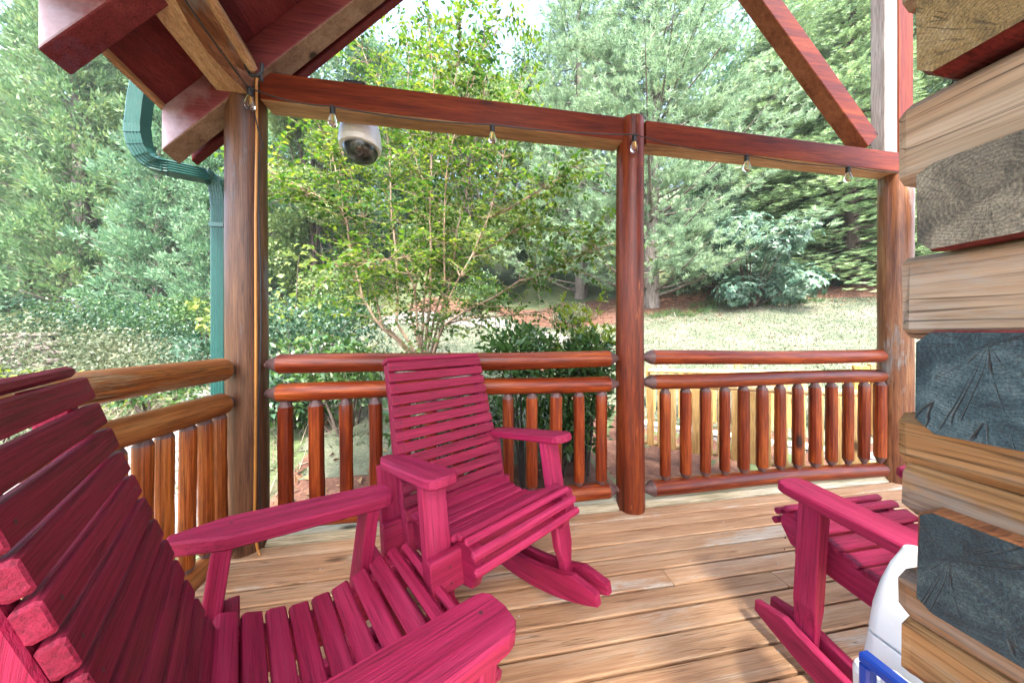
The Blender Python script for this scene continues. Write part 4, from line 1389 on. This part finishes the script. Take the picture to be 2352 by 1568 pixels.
bulb_uv = [(574, 200), (764, 243), (1131, 285), (1457, 308), (1715, 355), (1948, 382)]
bulbs = []
names_b = ['clear bulb in a black socket hanging on the corner post', 'clear bulb under the beam just left of the dome camera', 'clear bulb under the beam halfway between corner post and middle post',
           'clear bulb hanging on the front of the middle post', 'clear bulb under the right beam, nearer the middle post', 'clear bulb under the right beam, close to the right post']
proto = None
for i, (u, v) in enumerate(bulb_uv):
    y = {0: 1.575, 3: 1.575}.get(i, 1.605)
    p = on_y(u, v, y)
    if proto is None:
        r = empty('string_light_bulb', p); proto = r
        MB().lathe([(0, 0, .0), (0, 0, -.004), (0, 0, -.03), (0, 0, -.045)], [.006, .0125, .0135, .0125], 14).build('socket', BLACKP, r, smooth=True)
        MB().lathe([(0, 0, -.045), (0, 0, -.055), (0, 0, -.072), (0, 0, -.088), (0, 0, -.100), (0, 0, -.106)], [.0115, .014, .0195, .0215, .0165, .004], 18).build('bulb', GLASS, r, smooth=True)
        m_ = MB()
        for a in range(3):
            c_, s_ = math.cos(a * 2.1), math.sin(a * 2.1)
            m_.lathe([(c_ * .003, s_ * .003, -.047), (c_ * .006, s_ * .006, -.080)], [.0011, .0011], 5)
        m_.build('filament', BRASS, r)
    else:
        r = proto.copy(); COL.objects.link(r); r.location = p
        for ch in [c for c in proto.children]:
            c = ch.copy(); COL.objects.link(c); c.parent = r
    tag(r, names_b[i], 'light bulb', 'string light bulbs along the beam')
    bulbs.append(p)
cab = []
def sag(a, b, s, n=10):
    return [a.lerp(b, k / n) - Vector((0, 0, s * 4 * (k / n) * (1 - k / n))) for k in range(n)]
cp = [Vector((b.x, b.y - .012, b.z - .012)) for b in bulbs]
run = [Vector((-.96, 1.2, 2.30))] + [cp[0]]
path = sag(Vector((-1.0, 1.0, 2.36)), cp[0], .02)
for i in range(5):
    path += sag(cp[i], cp[i + 1], [.02, .018, .012, .022, .015][i])
path += sag(cp[5], Vector((3.02, 1.59, 2.19)), .01) + [Vector((3.02, 1.59, 2.19))]
tag(MB().lathe(path, [.0034] * len(path), 6).build('light_string_cable', BLACKP, None, smooth=True), 'black cable of the string lights sagging along the beams', 'cable')
cpth = [on_y(u, v, y) for u, v, y in ((604, 168, 1.615), (592, 172, 1.605), (589, 190, 1.603), (590, 300, 1.603), (587, 500, 1.603), (588, 800, 1.603), (586, 1100, 1.603), (584, 1215, 1.603), (592, 1262, 1.603))]
cpth.append(Vector((cpth[-1].x + .015, 1.595, .006)))
tag(MB().lathe(cpth, [.0055] * len(cpth), 8).build('extension_cord', CORDM, None, smooth=True), 'thin orange brown cord running down the front of the corner post', 'cord')
bp_ = [on_y(u, v, y) for u, v, y in ((583, 250, 1.60), (590, 285, 1.597), (596, 310, 1.597), (603, 330, 1.606), (601, 345, 1.606))]
tag(MB().lathe(bp_, [.003] * len(bp_), 6).build('cable_tail', BLACKP, None, smooth=True), 'short loose black cable end on the corner post below the bulb', 'cable')
bp2 = [on_y(597 + 3 * math.sin(v / 90), v, 1.607) for v in range(350, 1270, 60)]
tag(MB().lathe(bp2, [.003] * len(bp2), 6).build('black_wire', BLACKP, None, smooth=True), 'thin black wire beside the orange cord on the corner post', 'wire')

cc = on_y(828, 324, 1.87)
camr = tag(empty('dome_camera', (cc.x, 1.87, cc.z)), 'white dome security camera hanging behind the left beam', 'security camera')
R_ = .113
MB().lathe([(0, 0, .262), (0, 0, .185), (0, 0, .175), (0, 0, .15), (0, 0, .115), (0, 0, .07), (0, 0, .025), (0, 0, -.015)], [.04, .042, .062, .080, .094, .106, R_, R_], 32).build('housing', CAMW, camr, smooth=True)
MB().lathe([(0, 0, -.0155), (0, 0, -.018), (0, 0, -.045), (0, 0, -.048)], [R_ * 1.01, R_ * 1.03, R_ * .985, R_ * .86], 32).build('rim', CAMW, camr, smooth=True)
dm = [(0, 0, -.046 - .088 * math.sin(k * PI / 20)) for k in range(0, 11)]
MB().lathe(dm, [R_ * .86 * max(.03, math.cos(k * PI / 20)) for k in range(0, 11)], 32).build('dome', DOME, camr, smooth=True)
MB().lathe([(0, 0, -.047 - .074 * math.sin(k * PI / 16)) for k in range(9)], [.080 * max(.03, math.cos(k * PI / 16)) for k in range(9)], 24).build('lens_unit', DARKM, camr, smooth=True)
MB().lathe([(.012, -.045, -.088), (.016, -.070, -.104)], [.022, .020], 16).build('lens', BLACKP, camr, smooth=True)
MB().box(-.055, .055, -.10, .03, .262, .274).build('mounting_plate', DARKM, camr)

# ------------------------------------------------------------------ rocking chairs
def rocking_chair(loc_xy, th, ph, label, lw=.085, lt=.036, W=.268, AZ=.62, bw=.221, back=(-.295, .44, -.475, .98), aF=.072, sw=.221, D=.37, aw_=.055, at_=.0335, rear=.02, cb=.318, rk=.165):
    R, fc = 1.2, -.22
    dz = R * (1 - math.cos(ph)) - fc * math.sin(ph)
    root = empty('rocking_chair', (loc_xy[0], loc_xy[1], dz), (0, -ph, th))
    tag(root, label, 'rocking chair', 'raspberry red wooden rocking chairs')
    for f in (0, -D):
        for s in (1, -1):
            y = s * W
            zt = AZ - at_ - .0005
            w2 = lw / 2; t2 = lt / 2
            if lt > .05: f = f - .014
            V = []
            secs = [(.045, .45), (.13, .55), (.19, 1), (zt, 1)]
            ring = lambda k: [(f - t2, y - w2 * k), (f + t2, y - w2 * k), (f + t2, y + w2 * k), (f - t2, y + w2 * k)]
            for z, k in secs: V += [(a, b, z) for a, b in ring(k)]
            F = [(3, 2, 1, 0), (12, 13, 14, 15)] + [(r * 4 + i, r * 4 + (i + 1) % 4, r * 4 + 4 + (i + 1) % 4, r * 4 + 4 + i) for r in range(3) for i in range(4)]
            o = MB().add(V, F).build('leg', PAINT['Z'], root)
            bv = o.modifiers.new('soft_edges', 'BEVEL'); bv.width = .004; bv.segments = 2
    # rockers: two boards on each side of the legs
    def bz(f): return R - math.sqrt(R * R - (f - fc) ** 2)
    for s in (1, -1):
        for q in (1, -1):
            yc = s * W + q * .034
            fs_ = np.linspace(-.66, rk, 18)
            lo = [(f, bz(f)) for f in fs_]
            hi = []
            for f in fs_[::-1]:
                h = .088 * min(1, .42 + 1.9 * min(f + .66, rk - f) / .3)
                hi.append((f, bz(f) + h))
            o = MB().prism(lo + hi, yc - .014, yc + .014, ch=.003).build('rocker', PAINT['X'], root)
    # cross beams in front of the legs, under the seat
    MB().box(.0185, .052, -cb, cb, .298, .392, ch=.004).build('cross_beam', PAINT['Y'], root)
    MB().box(-D + .0185, -D + .052, -cb, cb, .288, .382, ch=.004).build('cross_beam', PAINT['Y'], root)
    # seat supports with a scooped top
    top = [(-.345, .415), (-.31, .402), (-.26, .380), (-.18, .360), (-.10, .358), (-.02, .382), (.05, .410), (.085, .416), (.112, .405), (.126, .380), (.124, .350)]
    bot = [(.09, .300), (-.02, .280), (-.18, .272), (-.34, .290)]
    for s in (1, -1):
        MB().prism(top + bot, s * .190 - .016, s * .190 + .016, ch=.003).build('seat_support', PAINT['X'], root)
    # seat slats follow the scoop
    path = [Vector(p) for p in top]
    seg = [(path[i + 1] - path[i]).length for i in range(len(path) - 1)]
    tot = sum(seg)
    def at(s):
        s = max(0, min(tot, s)); i = 0
        while i < len(seg) - 1 and s > seg[i]: s -= seg[i]; i += 1
        t = (path[i + 1] - path[i]).normalized()
        return path[i] + t * s, t
    widths = [.041] * 8 + [.030, .024, .024, .024]
    gap = (tot - .01 - sum(widths)) / (len(widths) - 1) if tot > sum(widths) else .004
    s = .012
    for i, wd in enumerate(widths):
        p, _ = at(s + wd / 2)
        a_, _ = at(s); b_, _ = at(s + wd); t = (b_ - a_).normalized()
        n = Vector((-t.y, t.x))
        if i < 11 and n.y < 0: n = -n
        th_ = .020 if i < 8 else .023
        ext = sw + rnd.uniform(-.0015, .0015)
        M = Matrix(((t.x, 0, n.x, p.x), (0, 1, 0, 0), (t.y, 0, n.y, p.y), (0, 0, 0, 1)))
        MB().box(-wd / 2, wd / 2, -ext, ext, .0012, th_, M, ch=.005 if i < 8 else .008).build('slat', PAINT['Y'], root)
        s += wd + gap
    # back: two curved stiles, thirteen slats and a cap
    fb, zb, ft, zt_ = back                      # upper front corners of the lowest and the highest slat
    tl = Vector((ft - fb, zt_ - zb)); ln = tl.length; tl.normalize(); nl = Vector((tl.y, -tl.x))
    b0 = Vector((fb, zb)) - tl * .0182 - nl * .0205
    per = ln / 12 * 13                           # length for k = 0..1 over thirteen slats
    def bk(k):                                  # centre line of the slat backs, k from 0 at the seat to 1 at the top
        return b0 + tl * (k - .42 / 13) * per - nl * .004 * math.sin(k * PI)
    def bt(k): return (bk(min(1.02, k + .03)) - bk(k - .03)).normalized()
    for sgn in (1, -1):
        fr, bkp = [], []
        for k in np.linspace(-.16, .985, 16):
            p, t = bk(k), bt(k); n = Vector((t.y, -t.x))
            fr.append(tuple(p - n * .001)); bkp.append(tuple(p - n * (.045 + .016 * math.sin(min(1, max(0, k)) * 5.0) + (.012 if k > .8 else 0))))
        MB().prism(fr + bkp[::-1], sgn * (bw - .018) - .017, sgn * (bw - .018) + .017, ch=.004).build('back_stile', PAINT['Z'], root)
    for i in range(13):
        k = (i + .42) / 13
        p, t = bk(k), bt(k); n = Vector((t.y, -t.x))
        hw = per / 13 * .418
        M = Matrix(((n.x, 0, t.x, p.x), (n.y * 0, 1, 0, 0), (n.y, 0, t.y, p.y), (0, 0, 0, 1)))
        ext = bw + rnd.uniform(-.0015, .0015)
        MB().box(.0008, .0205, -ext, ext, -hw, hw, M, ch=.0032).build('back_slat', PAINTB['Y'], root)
    p, t = bk(.992), bt(.96)
    M = Matrix(((t.y, 0, t.x, p.x), (0, 1, 0, 0), (-t.x, 0, t.y, p.y), (0, 0, 0, 1)))
    MB().box(-.062, .012, -bw - .001, bw + .001, .001, .021, M, ch=.006).build('cap_slat', PAINTB['Y'], root)
    p, t = bk(-.10), bt(0)
    MB().box(p.x - .055, p.x - .02, -.2255, .2255, .335, .395, ch=.004).build('back_cross_beam', PAINT['Y'], root)
    # screw heads on the slats
    mb = MB()
    def disc(c, nrm, r=.0032):
        u1 = nrm.orthogonal().normalized(); u2 = nrm.cross(u1)
        mb.add([c + (u1 * math.cos(a) + u2 * math.sin(a)) * r + nrm * .0005 for a in [2 * PI * q / 7 for q in range(7)]], [tuple(range(7))])
    for i in range(13):
        k = (i + .42) / 13
        p, t = bk(k), bt(k); n = Vector((t.y, -t.x)); c = p + n * .0207
        for sg in (1, -1):
            disc(Vector((c.x, sg * (bw - .022), c.y + rnd.uniform(-.004, .004))), Vector((n.x, 0, n.y)))
    for sg in (1, -1):
        for f in (-D + .01, .015): disc(Vector((f, sg * W + .01, AZ + .0003)), Vector((0, 0, 1)), .004)
        for z in (.32, .36): disc(Vector((.0525, sg * W + .012, z)), Vector((1, 0, 0)))
    o = mb.build('screws', flat('dark_screw', (.06, .012, .018), .5), root); o['kind'] = 'stuff'
    # arms: rounded at the front, tapered at the rear
    for sgn in (1, -1):
        f0, f1, aw = -rear - D, aF, aw_
        poly = [(f0, -.018), (f0 + .10, -aw)]
        for k in range(0, 7):
            a = -PI / 2 + PI * k / 6
            poly.append((f1 - .038 + .038 * math.cos(a), (aw - .038) * (1 if k > 3 else -1 if k < 3 else 0) + .038 * math.sin(a)))
        poly += [(f0 + .10, aw), (f0, .018)]
        o = MB().prism(poly, AZ - at_, AZ, frame=lambda a, y, b, s_=sgn: Vector((a, s_ * W + b * s_, y)), ch=.005).build('armrest', PAINT['X'], root)
    return root


rocking_chair((-.194, .723), math.radians(33.5), -.124, 'raspberry red rocking chair in the near left corner, back cut by the picture edge',
              W=.286, AZ=.585, bw=.178, back=(-.322, .415, -.553, .95), aF=.066, D=.335, rear=.095, cb=.33)
rocking_chair((.181, .940), math.radians(-58.5), .195, 'raspberry red rocking chair in the middle, facing out with its back to the railing',
              W=.256, AZ=.608, bw=.232, back=(-.290, .415, -.385, .975), aF=.105, sw=.218, D=.392, cb=.30, aw_=.049, at_=.029, lw=.076)
rocking_chair((1.360, .812), math.radians(91), .05, 'raspberry red rocking chair at the right, mostly hidden behind the log wall', lw=.04, lt=.062, AZ=.560, cb=.24, rk=.115)

# ------------------------------------------------------------------ log wall corner at the right
SCL = .70
XEND, XW = .82 * SCL, .82 * SCL + .028
wallr = tag(empty('log_cabin_corner'), 'corner of a log cabin wall with weathered square log ends at the right edge', 'log wall')
E1 = end_grain('golden_log_end', (.12, .085, .04), (.25, .165, .06), (.33, .24, .12), (.222, 1.394), .5)
E2 = end_grain('speckled_log_end', (.08, .075, .06), (.17, .15, .11), (.30, .27, .20), (.238, 1.224), .3)
E3 = end_grain('teal_log_end', (.011, .026, .034), (.027, .060, .074), (.085, .135, .145), (.238, 1.058), .95)
E4 = end_grain('dark_teal_log_end', (.006, .014, .018), (.015, .036, .045), (.05, .080, .083), (.265, .80), .8)


def zx(u, v, x): return on_x(u, v, x).z


def log_block(name, x0, x1, y0, y1, z0, z1, mat, endmat=None, ch=.016, seed=0):
    r_ = random.Random(seed)
    alongx = endmat is not None
    nseg = 10
    V, F = [], []
    a0, a1 = (x0, x1) if alongx else (y0, y1)
    b0, b1 = (y0, y1) if alongx else (x0, x1)
    c = ch
    ring = [(b0 + c, z0), (b1 - c, z0), (b1, z0 + c), (b1, z1 - c), (b1 - c, z1), (b0 + c, z1), (b0, z1 - c), (b0, z0 + c)]
    bm_, zm = (b0 + b1) / 2, (z0 + z1) / 2
    ts = [0, .008] + [.008 + (abs(a1 - a0) - .016) * k / nseg for k in range(1, nseg)] + [abs(a1 - a0) - .008, abs(a1 - a0)]
    for i, t in enumerate(ts):
        sh = .985 if i in (0, len(ts) - 1) else 1
        for b, z in ring:
            j1, j2 = r_.uniform(-.0025, .0025), r_.uniform(-.0025, .0025)
            bb, z_ = bm_ + (b - bm_) * sh + j1, zm + (z - zm) * sh + j2
            aa = a0 + t * (1 if a1 > a0 else -1)
            V.append((aa, bb, z_) if alongx else (bb, aa, z_))
    for i in range(len(ts) - 1):
        for k in range(8):
            j = (k + 1) % 8
            F.append((i * 8 + k, i * 8 + j, i * 8 + 8 + j, i * 8 + 8 + k))
    F.append(tuple(range(8))); F.append(tuple(range(len(ts) * 8 - 1, len(ts) * 8 - 9, -1)))
    o = MB().add(V, F).build(name, mat, wallr)
    if endmat is not None:
        o.data.materials.append(endmat)
        for f in o.data.polygons:
            if f.normal.x < -.6: f.material_index = 1
    return o


yfar = on_x(2102, 600, XEND).y
for i, (vt, vb, E) in enumerate([(-70, 186, E1), (383, 578, E2), (762, 985, E3), (1158, 1388, E4), (1560, 1800, E4)]):
    log_block('log_end', XEND, .755, yfar - .21, yfar, zx(2102, vb, XEND), zx(2102, vt, XEND), MAROON['X'] if i < 3 else LOGW['X'], E, .012, i)
yend = on_x(2070, 600, XW).y
for i, (vt, vb, m_) in enumerate([(-150, 30, LOGSIDE), (246, 428, LOGSIDE), (590, 776, LOGSIDE), (950, 1062, LOGLOW), (1064, 1172, LOGLOW), (1308, 1410, LOGLOW), (1414, 1545, LOGLOW), (1720, 1900, LOGLOW)]):
    log_block('log', XW, XW + .15, -1.1, yend + (.003 if i % 2 else 0), zx(2070, vb, XW), zx(2070, vt, XW), m_, None, .012, 20 + i)

# ------------------------------------------------------------------ cooler
cl = tag(empty('cooler', (.90, .29, 0)), 'white plastic cooler with a blue side handle between the log wall and the right chair', 'cooler')
def cooler_ring(x0, x1, y0, y1, z, r=.03, n=4):
    out = []
    for cx, cy, a0 in ((x1 - r, y1 - r, 0), (x0 + r, y1 - r, 90), (x0 + r, y0 + r, 180), (x1 - r, y0 + r, 270)):
        for k in range(n + 1):
            a = math.radians(a0 + 90 * k / n); out.append((cx + r * math.cos(a), cy + r * math.sin(a), z))
    return out
def loft(rings):
    n = len(rings[0]); V = [p for r in rings for p in r]
    F = [(i * n + k, i * n + (k + 1) % n, i * n + n + (k + 1) % n, i * n + n + k) for i in range(len(rings) - 1) for k in range(n)]
    F.append(tuple(range(n - 1, -1, -1))); F.append(tuple(range((len(rings) - 1) * n, len(rings) * n)))
    return MB().add(V, F)
bx = lambda z, x0, r=.022: cooler_ring(x0, .08, -.20, .21, z, r)
loft([bx(.0, -.085), bx(.20, -.098), bx(.375, -.106), bx(.384, -.100), bx(.388, -.078), bx(.445, -.064)]).build('body', WHITEP, cl, smooth=True)
loft([bx(.448, -.060), bx(.452, -.063), bx(.50, -.052), bx(.545, -.030), bx(.578, -.004), bx(.598, .022), bx(.607, .032)]).build('lid', WHITEP, cl, smooth=True)
hd = empty('handle'); hd.parent = cl
h = MB()
for y0, y1, z0, z1 in ((.062, .168, .435, .455), (.062, .168, .295, .315), (.062, .078, .315, .435), (.152, .168, .315, .435)):
    h.box(-.146, -.122, y0, y1, z0, z1, ch=.004)
h.build('grip', BLUEP, hd)
for y0, y1 in ((.080, .111), (.115, .150)):
    MB().box(-.124, -.09, y0, y1, .318, .432, ch=.004).build('inset', WHITEP, hd)
# ------------------------------------------------------------------ ramp fence beyond the right bay
def fence_run(p0, p1, n, label, zt0, zb0, zt1, zb1, posts, pk=.085):
    root = tag(empty('ramp_fence'), label, 'fence', 'plain wooden fences of the ramp')
    a, b = Vector((*p0, 0)), Vector((*p1, 0))
    d = (b - a).normalized(); nrm = Vector((-d.y, d.x, 0))
    ang = math.atan2(d.y, d.x)
    L = (b - a).length
    log_along('top_rail', a + Vector((0, 0, zt0)), b + Vector((0, 0, zt1)), .04, FENCEX, root, 0, 0, .01, 1, 12, 3)
    log_along('bottom_rail', a + Vector((0, 0, zb0)), b + Vector((0, 0, zb1)), .035, FENCEX, root, 0, 0, .01, 1, 12, 4)
    for k in range(n):
        t = (k + .5) / n
        p = a.lerp(b, t) - nrm * .045
        M = Matrix.Translation(p) @ Matrix.Rotation(ang, 4, 'Z')
        MB().box(-pk / 2, pk / 2, -.010, .010, zb0 + (zb1 - zb0) * t - .03, zt0 + (zt1 - zt0) * t - .03, M, ch=.003).build('picket', FENCEW, root)
    for t, hh, m_ in posts:
        p = a.lerp(b, t)
        M = Matrix.Translation(p) @ Matrix.Rotation(ang, 4, 'Z')
        MB().box(-.05, .05, .035, .135, -.6, zt0 + (zt1 - zt0) * t + hh, M, ch=.006).build('fence_post', m_, root)
    return root


fa0, fa1 = ground_at(1490, 5.1), ground_at(2040, 3.6)
fence_run(fa0, fa1, 19, 'farther picket fence of the ramp, seen above the grey block edge', .42, -.42, .57, -.36, [(.0, .1, FENCEW), (.46, .12, FENCEW), (.97, .12, FENCEW)])
fb0, fb1 = ground_at(1440, 4.2), ground_at(1990, 2.78)
fence_run(fb0, fb1, 17, 'nearer picket fence of the ramp just beyond the right railing', .36, -.42, .50, -.30, [(.02, .02, FENCEW), (.99, .26, YELW), (1.06, .26, YELW)])
# kerb wall of the lawn behind the ramp, and the landing below the deck
BLOCK = soil_mat('grey_block', (.20, .19, .18), (.30, .29, .28), (.40, .39, .37), 8, 60)
kw = tag(empty('kerb_wall'), 'low grey split block wall behind the ramp fences', 'low wall')
ka, kb = Vector((*KA, 0)), Vector((*KB, 0))
kd = (kb - ka).normalized(); kang = math.atan2(kd.y, kd.x); kl = (kb - ka).length
for row in range(2):
    nblk = int(kl / .38)
    for k in range(nblk):
        M = Matrix.Translation(ka + kd * ((k + (.5 if row else .25)) * .385)) @ Matrix.Rotation(kang, 4, 'Z')
        MB().box(-.188, .188, -.09 + rng.uniform(-.006, .006), .09, -.75 + row * .19, -.565 + row * .19, M, ch=.012).build('block', BLOCK, kw)
M = Matrix.Translation(ka + kd * kl * .5) @ Matrix.Rotation(kang, 4, 'Z')
MB().box(-kl / 2, kl / 2, -.10, .11, -.37, -.325, M, ch=.008).build('cap_timber', flat('pale_cap', (.6, .57, .52), .7, var=.15), kw)
land = tag(empty('ramp_deck'), None, None, None, 'structure')
LANDM = wood('mossy_boards', 'X', (.16, .13, .05), (.28, .24, .09), (.36, .33, .17), .8, 0, 60, .4, rand=.12)
for k in range(4):
    MB().box(1.5, 4.6, 1.93 + k * .145, 2.068 + k * .145, -.34, -.30 + rng.uniform(-.002, .002), ch=.004).build('plank', LANDM, land)

# black hose ends below the rail, left bay
for x, lab in ((-.60, 'short black pipe standing in the gravel beyond the deck edge'), (-.97, 'black pipe stub beside the foot of the corner post')):
    o = MB().lathe([(x, 1.93, -.32), (x, 1.93, -.05), (x - .01, 1.92, .0)], [.022, .022, .020], 12).build('drain_pipe', flat('black_blue_pipe', (.02, .035, .06), .4), None, smooth=True)
    tag(o, lab, 'pipe')

# ------------------------------------------------------------------ thin bright summer haze
mh = bpy.data.materials.new('haze_air'); mh.use_nodes = True
nt = mh.node_tree; nt.nodes.clear()
ou = nt.nodes.new('ShaderNodeOutputMaterial'); pv = nt.nodes.new('ShaderNodeVolumePrincipled')
pv.inputs['Density'].default_value = .0007
pv.inputs['Color'].default_value = (.93, .97, 1.0, 1)
pv.inputs['Anisotropy'].default_value = .2
nt.links.new(pv.outputs[0], ou.inputs['Volume'])
hb = MB().box(-72, 72, -42, 93, -3, 62).build('haze', mh)
tag(hb, None, None, None, 'stuff')

print('objects', len(bpy.data.objects))
